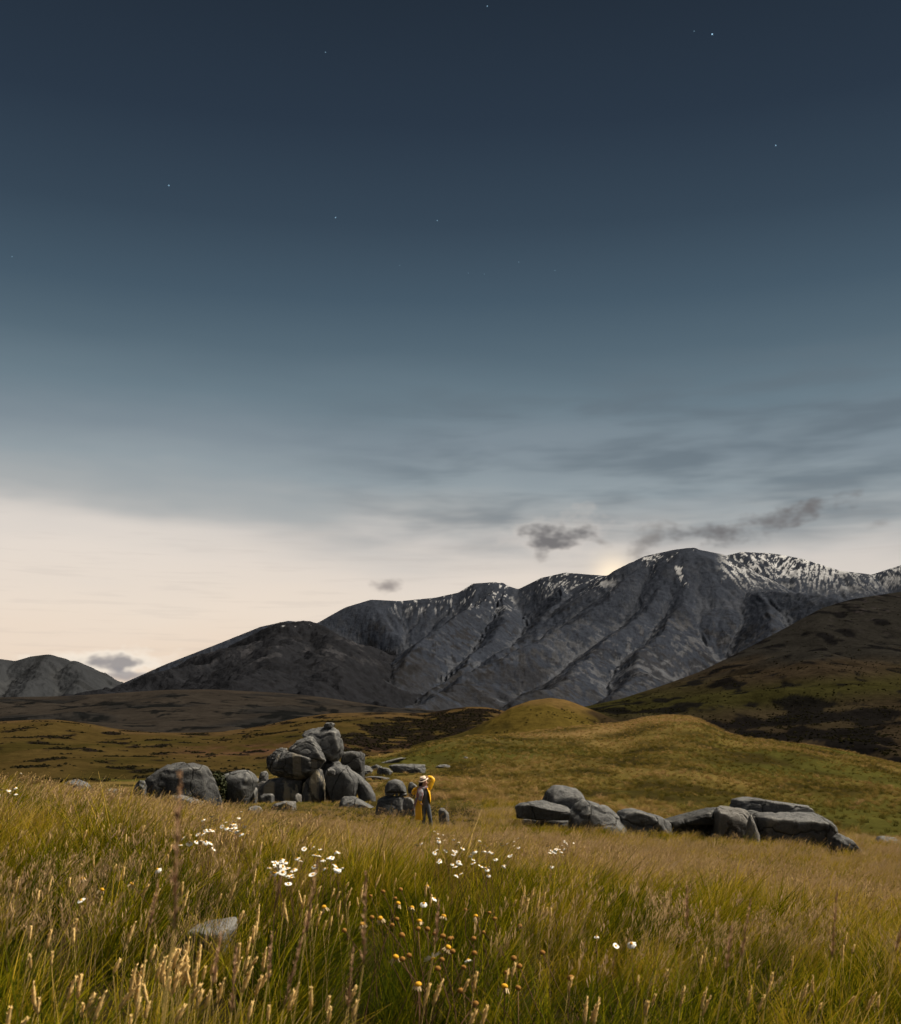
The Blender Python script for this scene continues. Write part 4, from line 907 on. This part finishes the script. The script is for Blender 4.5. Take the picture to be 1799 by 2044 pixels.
# ------------------------------------------------------------------ flowers and seed stalks, each one its own plant
def thing(name, label, cat, group, loc):
    e = bpy.data.objects.new(name, None); col.objects.link(e); e.location = loc; e['label'] = label; e['category'] = cat
    if group: e['group'] = group
    e.empty_display_size = 0.1
    return e
M_petal = plain('white_petal', (0.80, 0.80, 0.78), 0.6, 0.06, 60)
M_wither = plain('withered_petal', (0.52, 0.40, 0.24), 0.8, 0.25, 60)
M_disc = plain('yellow_disc', (0.62, 0.33, 0.025), 0.8, 0.25, 250)
M_button = plain('brown_seed_button', (0.25, 0.125, 0.030), 0.9, 0.35, 300)
M_spike = plain('golden_seed_spike', (0.64, 0.45, 0.19), 0.85, 0.3, 120)
M_spike_st = plain('straw_stem', (0.34, 0.24, 0.085), 0.85, 0.3, 60)
M_brown = plain('brown_grass_head', (0.34, 0.21, 0.125), 0.9, 0.3, 120)
def petals_mesh(nm, r0, n, droop, seed, mat, wid=0.30, miss=0.1):
    r = np.random.RandomState(seed); bm = bmesh.new()
    for i in range(n):
        if r.rand() < miss: continue
        a = 2*math.pi*i/n+r.randn()*0.06; L_ = r0*(0.9+0.2*r.rand()); dz = droop*(0.7+0.6*r.rand())
        c, s = math.cos(a), math.sin(a); q = []
        for t, w in ((0.28, 0.06), (0.65, wid*0.5), (0.92, wid*0.45), (1.0, wid*0.2)):
            z = 0.10*r0*math.sin(t*2.6)-dz*r0*t*t
            q.append((bm.verts.new((c*t*L_-s*w*L_, s*t*L_+c*w*L_, z)), bm.verts.new((c*t*L_+s*w*L_, s*t*L_-c*w*L_, z))))
        for (a0, a1), (b0, b1) in zip(q[:-1], q[1:]): bm.faces.new((a0, a1, b1, b0)).smooth = True
    me = bpy.data.meshes.new(nm); bm.to_mesh(me); bm.free(); me.materials.append(mat); return me
def dome_mesh(nm, r0, hh, mat, low=0.3, seg=10, rings=5):
    bm = bmesh.new(); prof = [(r0*math.cos(t), hh*math.sin(t)) for t in np.linspace(-low*1.5, math.pi/2*0.97, rings+1)]
    prev = None
    for rr_, z in prof:
        ring = [bm.verts.new((rr_*math.cos(2*math.pi*k/seg), rr_*math.sin(2*math.pi*k/seg), z)) for k in range(seg)]
        if prev:
            for k in range(seg): bm.faces.new((prev[k], prev[(k+1) % seg], ring[(k+1) % seg], ring[k])).smooth = True
        else: bm.faces.new(list(reversed(ring)))
        prev = ring
    bm.faces.new(prev); return bm_mesh(nm, bm, mat)
def stem_mesh(nm, L_, r0, bend, mat, seed):
    r = np.random.RandomState(seed); bm = bmesh.new(); P_ = [Vector((bend*(t*t-1)*L_*0.5, bend*(t*t-1)*L_*0.2*r.randn(), L_*(t-1))) for t in np.linspace(0, 1, 5)]
    bmesh_tube(bm, P_, [r0*1.3, r0*1.15, r0, r0*.9, r0*.8], 5); return bm_mesh(nm, bm, mat)
PET = [petals_mesh('petals', .021, 17, d, s, M_petal) for d, s in ((.15, 1), (.35, 2), (-.1, 3), (.55, 4))]
PETB = [petals_mesh('petals', .027, 12, d, s, M_petal, .34, .2) for d, s in ((.1, 5), (-.25, 6))]
WIT = [petals_mesh('withered_petals', .021, 12, d, s, M_wither, .28, .35) for d, s in ((.9, 7), (1.2, 8))]
DSC = dome_mesh('disc', .0078, .005, M_disc); BUT = [dome_mesh('seed_button', .0135, .011, M_button, .5), dome_mesh('seed_button', .0115, .010, M_button, .6)]
BUTY = dome_mesh('seed_button', .0125, .0095, M_disc, .5)
STM = [stem_mesh('stem', .50, .0016, b, M_stem, s) for b, s in ((.3, 1), (-.25, 2), (.5, 3))]
STB = [stem_mesh('stem', .55, .0024, b, M_stem, s) for b, s in ((.5, 1), (-.35, 2), (.8, 3), (.1, 4))]
fr = random.Random(5)
def plant(name, label, cat, group, px, row, hs, parts, stem, tilt, scale=1.0, d0=1.6):
    g = seat(px, row, hs, d0); e = thing(name, label, cat, group, g)
    head = Vector((0, 0, hs)); rot = Euler((tilt+fr.uniform(-.3, .3), fr.uniform(-.35, .35), fr.uniform(0, 6.28)))
    for nm, me, dz in parts:
        o = link(nm, me, None, e); o.location = head+Vector((0, 0, dz)); o.rotation_euler = rot; o.scale = (scale,)*3
    o = link('stem', stem, None, e); o.location = head; o.rotation_euler = (0, 0, fr.uniform(0, 6.28)); L_ = .55 if stem in STB else .50; o.scale = (1, 1, (hs+0.03)/L_)
    return e
A6 = [(862, 15), (954, 7), (812, 40), (820, 58), (790, 75), (838, 62), (858, 55), (905, 45), (920, 35), (930, 30), (940, 42), (975, 42), (950, 62), (962, 70), (935, 24), (757, 105), (730, 85), (822, 102), (842, 105), (915, 52), (925, 46)]
B6 = [(1250, 123), (1187, 168), (1352, 145), (1258, 155), (1310, 165), (1325, 172), (1095, 188), (1125, 172), (1140, 183), (1100, 202), (1130, 200), (1147, 212), (1180, 208), (1100, 228), (1132, 221), (1150, 236), (1255, 200), (1296, 208), (1340, 195), (1348, 212), (1258, 225), (1162, 246), (1118, 214), (1275, 156)]
C6 = [(1662, 115), (1748, 68), (1750, 86), (1775, 95), (1737, 145), (1778, 140), (1755, 182)]
C7 = [(12, 90), (10, 152), (25, 115), (48, 130), (20, 140), (120, 112), (145, 120), (130, 140), (150, 140), (165, 143), (225, 107), (252, 98), (253, 117), (80, 155), (95, 148), (180, 172), (90, 187), (120, 200), (140, 205), (155, 206), (213, 195), (240, 155), (42, 228), (38, 188), (8, 190)]
D7 = [(388, 120), (405, 136), (428, 122), (445, 115), (455, 102), (466, 110), (443, 140), (448, 155), (520, 120), (405, 200), (436, 130)]
def daisies(pts, conv, label, group):
    pts = list(pts)+[(a+fr.gauss(0, 14), b+fr.gauss(0, 12)) for a, b in pts]
    for i, p_ in enumerate(pts):
        px, row = conv(p_); me = fr.choice(PET)
        plant('daisy', label, 'flower', group, px, row, fr.uniform(.60, .68), [('petals', me, 0), ('disc', DSC, .002)], fr.choice(STM), fr.uniform(.15, .7), fr.uniform(.7, 1.1), 5)
daisies(A6, c6, 'white daisy in the clump below the oval and hunched boulders', 'daisies in the left clump')
daisies(B6, c6, 'white daisy in the dense clump below the boulder tower', 'daisies in the middle clump')
daisies(C6, c6, 'white daisy in the loose scatter below the person', 'daisies below the person'); daisies(C7, c7, 'white daisy in the loose scatter below the person', 'daisies below the person')
daisies(D7, c7, 'white daisy in the small clump below the left outcrop', 'daisies below the outcrop')
daisies([(5, 625), (35, 628), (60, 615), (80, 595)], c1, 'white daisy on the grass crest left of the oval boulder', 'daisies on the left crest')
for conv, p_, lb, sc_ in ((c6, (1728, 570), 'big ragged white daisy standing among the brown seed buttons', 1.35), (c6, (1692, 350), 'full white daisy above the patch of brown seed buttons', .95), (c6, (1735, 328), 'white daisy with a golden centre tilted over the button patch', 1.0),
                     (c6, (323, 335), 'lone white daisy in the green grass at the left', 1.0), (c6, (628, 215), 'lone white daisy seen edge on below the hunched boulder', 1.0), (c7, (722, 510), 'small white daisy deep in the dark grass, larger of two', 1.0),
                     (c7, (660, 520), 'smaller of two white daisies deep in the dark grass', .8), (c7, (1717, 330), 'lone half closed daisy in brown grass at the far right', .9), (c7, (70, 575), 'folded white daisy right of the button patch', .9), (c7, (583, 480), 'tiny white daisy in shaded grass near the two daisies', .6)):
    px, row = conv(p_); big = sc_ > 1.1
    plant('daisy', lb, 'flower', None, px, row, .6, [('petals', fr.choice(PETB if big else PET), 0), ('disc', DSC, .002)], fr.choice(STM), .5, sc_, 2.2)
W6 = [(1705, 278), (1590, 347), (1645, 367), (1293, 362), (1772, 397), (1675, 420), (1670, 670), (1447, 432), (1518, 408), (330, 250), (408, 292), (525, 268), (1580, 563), (1790, 525)]
W7 = [(100, 398), (216, 678)]
for conv, L_ in ((c6, W6), (c7, W7)):
    for p_ in L_:
        px, row = conv(p_); near = px > 600
        plant('fading_daisy', 'fading daisy with an orange dome and shrivelled petals among brown buttons' if near else 'small fading orange daisy in the grass at the left', 'flower', 'fading daisies in the button patch' if near else 'fading daisies at the left', px, row, .56,
              [('seed_button', BUTY, 0), ('withered_petals', fr.choice(WIT), 0)], fr.choice(STB), .3, 1.1 if near else .9, 2.2)
K6 = [(1600, 293), (1530, 300), (1480, 318), (1578, 328), (1585, 410), (1485, 405), (1375, 455), (1605, 475), (1566, 435), (1670, 450), (1707, 450), (1735, 470), (1768, 480), (1795, 488), (1607, 573), (1633, 557), (1765, 575), (1748, 610)]
K7 = [(60, 372), (155, 388), (176, 410), (277, 440), (132, 462), (92, 490), (5, 488), (8, 540), (95, 545), (52, 607), (252, 568), (275, 597), (225, 628), (270, 685), (480, 645), (367, 545), (100, 750), (40, 700)]
for conv, L_ in ((c6, K6), (c7, K7)):
    for p_ in L_:
        px, row = conv(p_)
        plant('seed_button_flower', 'bare brown button seed head on a dark red stem', 'seed head', 'brown seed buttons', px, row, .54+fr.uniform(-.03, .03), [('seed_button', fr.choice(BUT), 0)], fr.choice(STB), .2, fr.uniform(.95, 1.2), 2.2)
# golden seed spikes
def spike_mesh(nm, L_, r0, mat, seed, n=46):
    r = np.random.RandomState(seed); bm = bmesh.new()
    bmesh_tube(bm, [Vector((0.12*L_*t*t, 0, L_*t)) for t in np.linspace(0, 1, 5)], [r0*.3, r0*.62, r0*.66, r0*.5, r0*.12], 6)
    for i in range(n):   # bristly spikelets
        t = r.rand()*0.95; a = r.rand()*6.28; rr_ = r0*(1.0-0.55*abs(t-.45)*1.4); b = Vector((0.12*L_*t*t, 0, L_*t)); d = Vector((math.cos(a), math.sin(a), 0))
        tip = b+d*rr_*1.25+Vector((0, 0, L_*.10)); s = d.cross(Vector((0, 0, 1)))*r0*.28
        bm.faces.new([bm.verts.new(v) for v in (b+d*rr_*.4, b+d*rr_*.9+s+Vector((0, 0, L_*.04)), tip, b+d*rr_*.9-s+Vector((0, 0, L_*.04)))])
    return bm_mesh(nm, bm, mat)
SPK = [spike_mesh('seed_spike', l, w, M_spike, s) for l, w, s in ((.062, .0060, 1), (.050, .0054, 2), (.075, .0064, 3), (.042, .0050, 4))]
STS = [stem_mesh('stem', .55, .0010, b, M_spike_st, s) for b, s in ((.15, 5), (.35, 6), (-.1, 7))]
def spike(px, row, label, group, hs=.62, sc_=1.0, d0=1.9):
    g = seat(px, row+6, hs-.03, d0); e = thing('seed_spike_grass', label, 'grass stalk', group, g); e['kind'] = 'thing'
    k = fr.randrange(4); an = fr.gauss(.10, .16); o = link('seed_spike', SPK[k], None, e); o.location = (0, 0, hs-.06); o.rotation_euler = (fr.gauss(0, .12), an, fr.uniform(-.5, .5)); o.scale = (sc_*1.35, sc_*1.35, sc_*1.15)
    s = link('stem', fr.choice(STS), None, e); s.location = (0, 0, hs-.055); s.rotation_euler = (0, 0, fr.uniform(-.6, .6)); s.scale = (1, 1, (hs-.03)/.55)
G6 = [(600, 540), (645, 575), (620, 610), (672, 548), (690, 570), (705, 580), (722, 565), (742, 545), (735, 592), (655, 640), (760, 640), (778, 655), (700, 640), (672, 655), (790, 580), (687, 665), (590, 700), (560, 640), (520, 660), (545, 720), (475, 720), (270, 690), (310, 680), (330, 760),
      (375, 770), (640, 620), (715, 610), (750, 600), (728, 640), (665, 600), (695, 615), (765, 690), (540, 760), (580, 760), (700, 780), (780, 720)]
for p_ in G6: spike(*c6(p_), 'pale gold seed spike in the dense stand at the left front of the meadow', 'gold spikes in the dense stand', .64, 1.15)
G6b = [(950, 390), (1030, 400), (985, 520), (975, 580), (950, 540), (1065, 540), (1010, 470), (1022, 440), (1000, 560), (970, 660), (1035, 650), (1020, 670), (820, 720), (1150, 740), (810, 610), (840, 590), (862, 620), (870, 700), (1050, 580), (930, 620), (990, 770), (1070, 770)]
for p_ in G6b: spike(*c6(p_), 'pale gold seed spike between the buried stone and the button patch', 'gold spikes by the buried stone', .62, 1.1)
G7 = [(295, 300), (328, 290), (310, 325), (280, 330), (345, 345), (372, 315), (378, 360), (400, 375), (300, 350), (250, 330), (320, 300), (355, 370)]
for p_ in G7: spike(*c7(p_), 'pale gold seed spike in the small stand right of the button patch', 'gold spikes right of the buttons', .62)
G6c = [(1240, 300), (1225, 330), (1255, 350), (1265, 400), (1345, 300), (1350, 370), (1390, 340), (1380, 310), (1240, 370), (1210, 330), (1150, 390), (1130, 360), (1290, 420), (1320, 400), (1360, 400), (1215, 400)]
for p_ in G6c: spike(*c6(p_), 'gold seed spike left of the button patch in green grass', 'gold spikes left of the buttons', .62)
for i in range(26): spike(fr.uniform(1320, 1790), fr.uniform(1790, 2010), 'gold seed spike in the brown grass at the right front', 'gold spikes at the right front', .60, .95)
for i in range(30): spike(fr.uniform(20, 900), fr.uniform(1690, 1800), 'small gold seed spike in the middle of the left meadow', 'gold spikes in the left meadow', .62, 1.0, 4)
for i in range(34): spike(fr.gauss(470, 150), fr.gauss(1672, 14), 'small pale seed spike beside the left daisy clump', 'pale spikes by the left daisies', .62, 1.1, 6)
for i in range(16): spike(fr.uniform(10, 300), fr.uniform(1840, 2040), 'gold seed spike in the dark grass at the far left front', 'gold spikes at the far left', .62, 1.1)
for i in range(22): spike(fr.uniform(560, 1300), fr.uniform(1930, 2040), 'gold seed spike along the front of the button patch', 'gold spikes along the front', .60, 1.15)
# tall brown feathery stalks close to the camera
def plume_mesh(nm, L_, seed):
    r = np.random.RandomState(seed); bm = bmesh.new(); bmesh_tube(bm, [Vector((0, 0, 0)), Vector((0.01*L_, 0, L_*.5)), Vector((.04*L_, 0, L_))], [.0016, .0013, .0006], 5)
    for i in range(90):
        t = r.rand(); a = r.rand()*6.28; d = Vector((math.cos(a), math.sin(a), 0)); b = Vector((.04*L_*t*t, 0, L_*t)); ln = .006*(1.2-t)+.0025; s = d.cross(Vector((0, 0, 1)))*.0011
        q = b+d*ln+Vector((0, 0, .012)); bm.faces.new([bm.verts.new(v) for v in (b, b+(q-b)*.6+s, q, b+(q-b)*.6-s)])
    return bm_mesh(nm, bm, M_brown)
PLM = [plume_mesh('plume', l, s) for l, s in ((.13, 1), (.10, 2), (.16, 3))]
for px, row, D, k, lb in ((349, 1548, 1.15, 2, 'tall blurred brown plume standing before the hunched boulder'), (727, 1745, 1.94, 2, 'blurred brown plume left of the button patch'), (612, 1720, 2.02, 0, 'faint brown plume below the boulder tower'),
                          (424, 1865, 2.09, 1, 'brown plume rising in front of the buried stone'), (463, 1890, 2.17, 0, 'thin brown plume right of the buried stone'), (567, 1840, 2.02, 2, 'brown plume between the buried stone and the buttons'),
                          (536, 1865, 2.33, 1, 'short brown plume beside the gold spikes'), (300, 1762, 2.48, 1, 'soft grey brown plume low in the left meadow'), (1662, 1788, 2.33, 0, 'purplish plume at the right in brown grass'), (1372, 1766, 2.48, 1, 'purplish plume right of the lime green grass'),
                          (1480, 1796, 2.48, 0, 'bent purplish plume in the right meadow'), (1450, 1845, 2.33, 1, 'slim brown plume in the right front grass'), (1787, 1800, 2.17, 1, 'brown plume at the right edge of the meadow'), (695, 1890, 2.33, 0, 'drooping grey plume at the left of the buttons'), (870, 1802, 2.63, 1, 'slim violet plume standing through the buttons')):
    x = (px-CX)/FOC*D; g = float(Zg(x, D)); tip = at(px, row, D).z; L_ = (.13, .10, .16)[k]
    e = thing('grass_plume', lb, 'grass stalk', None, (x, D, g)); e['kind'] = 'thing'; lean = 0.0 if D < 1.3 else fr.gauss(.05, .12); o = link('plume', PLM[k], None, e); o.location = (0, 0, tip-L_-g); o.rotation_euler = (0, lean, fr.uniform(-.5, .5))
    s = link('stem', STS[1], None, e); s.location = (0, 0, tip-L_-g+.005); s.scale = (1, 1, (tip-L_-g+.02)/.55)

# ------------------------------------------------------------------ the person
KP = 0.001224
DP = 34.0
pgx, pgy, pgz = gpt(843, DP)
hat_top = at(847, 1546, DP).z
pz = hat_top-(1768-352)*KP
person = thing('person', 'person in a yellow raincoat, hat and scarf with one arm raised to the hat', 'person', None, ((847-CX)/FOC*DP, DP, pz))
print('PERSON feet', pz, 'ground', pgz)
def PP(cx, cy, y=0.0): return Vector(((cx-890)*KP, y, (1768-cy)*KP))
M_skin = plain('skin', (0.42, 0.24, 0.17), 0.6, 0.06, 20); M_top = plain('dark_grey_top', (0.085, 0.088, 0.095), 0.9, 0.3, 25); M_jean = plain('blue_grey_trousers', (0.075, 0.088, 0.110), 0.9, 0.4, 22)
M_shoe = plain('dark_boot', (0.03, 0.025, 0.02), 0.7, 0.2, 20); M_coat = plain('yellow_raincoat', (0.80, 0.43, 0.012), 0.5, 0.12, 6, 0.4); M_hair = plain('dark_hair', (0.018, 0.013, 0.011), 0.5, 0.4, 60)
M_hat = plain('pale_felt_hat', (0.74, 0.60, 0.51), 0.9, 0.1, 20); M_band = plain('dark_hat_band', (0.035, 0.028, 0.035), 0.8, 0.2, 30)
def scarf_mat():
    m, n, b = new_mat('woven_scarf', 0.95, 0.05); ob = n.new('ShaderNodeTexCoord').outputs['Object']
    n.put(b.inputs['Base Color'], n.mix(n.smooth(n.noise(n.scaled(ob, 1, 1, .5), 13, 3), .42, .58), (0.25, 0.26, 0.29), (0.22, 0.115, 0.125))); return m
M_scarf = scarf_mat()
sk = [('pelvis', (930, 1120, 0), .135, .100, None), ('waist', (925, 985, 0), .105, .085, 0), ('chest', (915, 850, 0), .135, .100, 1), ('upper', (895, 745, .01), .120, .085, 2), ('neck', (885, 678, 0), .050, .050, 3),
      ('jaw', (905, 628, -.01), .066, .072, 4), ('head', (908, 560, 0), .080, .092, 5), ('crown', (895, 490, .005), .076, .085, 6), ('nose', (972, 592, -.035), .016, .016, 6), ('chin', (950, 645, -.025), .028, .030, 5),
      ('sl', (765, 745, .01), .062, .062, 3), ('el', (728, 930, .0), .045, .045, 10), ('wl', (790, 1075, -.12), .028, .030, 11), ('hl', (812, 1105, -.15), .030, .018, 12),
      ('sr', (1005, 715, .02), .062, .062, 3), ('er', (1100, 500, .03), .045, .045, 14), ('wr', (1000, 428, .07), .028, .028, 15), ('hr', (955, 425, .09), .030, .018, 16),
      ('hipl', (872, 1180, 0), .092, .095, 0), ('kl', (880, 1450, -.02), .062, .064, 18), ('al', (872, 1705, .01), .042, .045, 19), ('tl', (930, 1745, -.10), .038, .030, 20),
      ('hipr', (985, 1180, 0), .092, .095, 0), ('kr', (1040, 1450, -.03), .062, .064, 22), ('ar', (1075, 1705, .02), .042, .045, 23), ('tr', (1140, 1745, -.08), .038, .030, 24)]
edges = [(q[4], i) for i, q in enumerate(sk) if q[4] is not None]
vv = [PP(*q[1]) for q in sk]; rad = [(q[2], q[3]) for q in sk]
for hnd, base_, dirx in ((13, (812, 1105, -.15), 1), (17, (955, 425, .09), -1)):     # four fingers and a thumb on each hand
    b = PP(*base_)
    for f in range(4):
        o1 = b+Vector((dirx*.035, -.012, .016-.012*f)); o2 = o1+Vector((dirx*(.030-.004*abs(f-1.4)), -.014, -.006)); i = len(vv)
        vv += [o1, o2]; rad += [(.009, .009), (.0075, .0075)]; edges += [(hnd, i), (i, i+1)]
    i = len(vv); vv += [b+Vector((dirx*.004, -.03, .018)), b+Vector((dirx*.028, -.048, .022))]; rad += [(.011, .011), (.009, .009)]; edges += [(hnd, i), (i, i+1)]
me = bpy.data.meshes.new('body'); me.from_pydata(vv, edges, [])
tmp = bpy.data.objects.new('body_tmp', me); col.objects.link(tmp)
md = tmp.modifiers.new('skin', 'SKIN'); md.use_smooth_shade = True
for i, sv in enumerate(me.skin_vertices[0].data): sv.radius = rad[i]; sv.use_root = (i == 0)
tmp.modifiers.new('sub', 'SUBSURF').levels = 2
dg = bpy.context.evaluated_depsgraph_get(); bme = bpy.data.meshes.new_from_object(tmp.evaluated_get(dg)); bpy.data.objects.remove(tmp)
bme.name = 'body'
for m in (M_skin, M_top, M_jean, M_shoe): bme.materials.append(m)
for p_ in bme.polygons:
    c = p_.center; cy = 1768-c.z/KP; cx_ = c.x/KP+890
    p_.material_index = 3 if cy > 1712 else 2 if cy > 1130 and not (cx_ < 850 and c.y < -.1) else 0 if cy < 690 and cx_ < 1000 and cy > 440 or cy < 440 and cx_ < 1010 or (cx_ < 860 and c.y < -.11 and cy > 1060) else 1
    p_.use_smooth = True
link('body', bme, None, person)
# raincoat: open shell hung from the shoulders, sleeves, hood
def loft(name, rings, mat, parent, thick=.012, wrinkle=.012, seed=0):
    A = np.array([[v[:] for v in r_] for r_ in rings]); nr, nc, _ = A.shape
    # refine
    def up(a, n, ax):
        t = np.linspace(0, a.shape[ax]-1, n); i = np.minimum(t.astype(int), a.shape[ax]-2); f = t-i; f = f*f*(3-2*f)*0.5+f*0.5
        s = [1, 1, 1]; s[ax] = n; f = f.reshape(s); return np.take(a, i, ax)*(1-f)+np.take(a, i+1, ax)*f
    A = up(up(A, nr*5, 0), nc*4, 1); nr, nc, _ = A.shape; V_ = A.reshape(-1, 3)
    ang = np.stack([V_[:, 0]*16, V_[:, 1]*16, V_[:, 2]*3], 1); V_ = V_+np.stack([perlin3(ang, seed), perlin3(ang, seed+3), perlin3(ang, seed+5)*.3], 1)*wrinkle
    o = link(name, mesh_np(name, V_, grid_faces(nr, nc)), mat, parent); s = o.modifiers.new('thickness', 'SOLIDIFY'); s.thickness = thick; s.offset = 0; return o
coat = loft('coat', [
  [PP(800, 700, -.10), PP(745, 705, -.02), PP(790, 700, .10), PP(900, 690, .13), PP(990, 690, .10), PP(1030, 700, .02), PP(960, 695, -.10)],
  [PP(790, 850, -.15), PP(680, 850, -.02), PP(740, 850, .13), PP(890, 850, .16), PP(1010, 850, .12), PP(1050, 850, .0), PP(1020, 850, -.12)],
  [PP(820, 1000, -.16), PP(672, 1000, -.04), PP(720, 1000, .13), PP(880, 1000, .17), PP(1010, 1000, .13), PP(1062, 1000, .0), PP(1042, 1000, -.10)],
  [PP(828, 1120, -.16), PP(665, 1120, -.05), PP(705, 1120, .14), PP(860, 1120, .19), PP(980, 1120, .16), PP(1040, 1120, .06), PP(1045, 1110, -.02)],
  [PP(832, 1300, -.16), PP(655, 1300, -.06), PP(690, 1300, .15), PP(830, 1300, .21), PP(930, 1290, .19), PP(970, 1280, .16), PP(985, 1270, .12)],
  [PP(852, 1515, -.14), PP(665, 1500, -.07), PP(675, 1500, .15), PP(790, 1500, .22), PP(860, 1480, .21), PP(890, 1470, .19), PP(900, 1460, .17)]], M_coat, person, seed=3)
def tube_part(name, path, radii, mat, parent, seg=14, wr=.008, flat=1.0, sub=5, seed=1):
    P_ = np.array([p_[:] for p_ in path]); n = (len(path)-1)*sub+1; t = np.linspace(0, len(path)-1, n); i = np.minimum(t.astype(int), len(path)-2); f = (t-i)[:, None]
    p0, p1, p2, p3 = P_[np.maximum(i-1, 0)], P_[i], P_[i+1], P_[np.minimum(i+2, len(path)-1)]
    C = 0.5*((2*p1)+(-p0+p2)*f+(2*p0-5*p1+4*p2-p3)*f*f+(-p0+3*p1-3*p2+p3)*f**3); R_ = np.interp(t, range(len(path)), radii)
    bm = bmesh.new(); bmesh_tube(bm, [Vector(c) for c in C], list(R_), seg, flat); o = bm_obj(name, bm, mat, parent); m_ = o.data
    co = np.array([v.co[:] for v in m_.vertices]); q = np.stack([perlin3(co*22, seed), perlin3(co*22, seed+4), perlin3(co*22, seed+8)], 1)*wr; m_.vertices.foreach_set('co', (co+q).astype(np.float32).ravel()); m_.update(); return o
tube_part('sleeve', [PP(985, 740, .03), PP(1035, 660, .03), PP(1085, 550, .03), PP(1108, 488, .035), PP(1060, 440, .05), PP(990, 425, .075)], [.085, .085, .075, .070, .062, .052], M_coat, coat, seed=2)
tube_part('sleeve', [PP(770, 735, .01), PP(730, 830, .01), PP(716, 930, .0), PP(745, 1010, -.05), PP(782, 1065, -.11)], [.078, .075, .068, .060, .050], M_coat, coat, seed=5)
tube_part('hood', [PP(735, 705, .10), PP(650, 735, .10), PP(590, 800, .08), PP(625, 850, .04), PP(690, 790, .02), PP(735, 755, .03)], [.055, .045, .038, .036, .032, .03], M_coat, coat, seed=7)
sf = tube_part('scarf', [PP(800, 690, -.06), PP(850, 712, -.105), PP(925, 690, -.09), PP(955, 668, -.02), PP(910, 660, .08), PP(830, 655, .08), PP(790, 680, -.02), PP(815, 715, -.09)], [.042, .05, .045, .036, .036, .04, .045, .04], M_scarf, person, wr=.012, seed=9)
tube_part('scarf_end', [PP(770, 690, -.08), PP(790, 780, -.17), PP(780, 880, -.19), PP(790, 960, -.19), PP(800, 1030, -.18)], [.07, .10, .115, .08, .02], M_scarf, sf, flat=.35, wr=.014, seed=11)
tube_part('scarf_end', [PP(725, 900, -.13), PP(690, 1000, -.15), PP(655, 1110, -.15), PP(620, 1210, -.13), PP(560, 1275, -.12)], [.035, .040, .034, .032, .014], M_scarf, sf, flat=.4, wr=.012, seed=13)
tube_part('hair', [PP(900, 480, .02), PP(845, 530, .03), PP(800, 590, .03), PP(775, 640, .03), PP(790, 668, .03)], [.075, .078, .068, .05, .02], M_hair, person, wr=.010, seed=15)
# hat: lathe about a tilted axis
def lathe(name, prof, mat, parent, seg=28, sqx=1.0, sqy=1.0, wob=0.0):
    bm = bmesh.new(); prev = None
    for rr_, z in prof:
        ring = [bm.verts.new((rr_*sqx*math.cos(2*math.pi*k/seg), rr_*sqy*math.sin(2*math.pi*k/seg), z+wob*rr_*math.cos(4*math.pi*k/seg))) for k in range(seg)]
        if prev:
            for k in range(seg): bm.faces.new((prev[k], prev[(k+1) % seg], ring[(k+1) % seg], ring[k])).smooth = True
        prev = ring
    bm.faces.new(prev); return bm_obj(name, bm, mat, parent)
hat = lathe('hat', [(.098, -.004), (.165, -.006), (.172, .002), (.165, .008), (.104, .010), (.100, .05), (.090, .10), (.075, .125), (.040, .118), (.012, .112)], M_hat, person, sqy=1.08, wob=.10)
hat.location = PP(872, 500, .005); hat.rotation_euler = (.10, -.34, 0)
lathe('hat_band', [(.1065, .010), (.1075, .020), (.1055, .042), (.102, .043), (.10, .012)], M_band, hat, sqy=1.08)

# ------------------------------------------------------------------ first stars, very far away
def star_mat(b):
    m = bpy.data.materials.new('star_light'); m.use_nodes = True; n = NT(m.node_tree); n.n.remove(n.n['Principled BSDF']); e = n.new('ShaderNodeEmission')
    e.inputs[0].default_value = (0.45, 0.75, 1.0, 1); e.inputs[1].default_value = b/2**EXPO; n.l.new(e.outputs[0], n.n['Material Output'].inputs[0]); return m
for px, row, r_, b in ((973, 12, 1.5, .40), (650, 104, 1.3, .30), (1386, 62, 1.2, .25), (1422, 68, 1.8, .8), (1549, 290, 1.5, .5), (337, 370, 1.8, .45),
                      (670, 434, 1.4, .5), (873, 440, 1.3, .35), (24, 512, 1.3, .3), (1036, 523, 1.0, .28), (1108, 540, 1.0, .3), (935, 545, 1.0, .25), (967, 547, .9, .25), (798, 530, .9, .22)):
    iv, fc = ico(1); o = link('star', mesh_np('star', iv*r_/FOC*46000, fc), star_mat(b), kind='structure', loc=at(px, row, 46000))
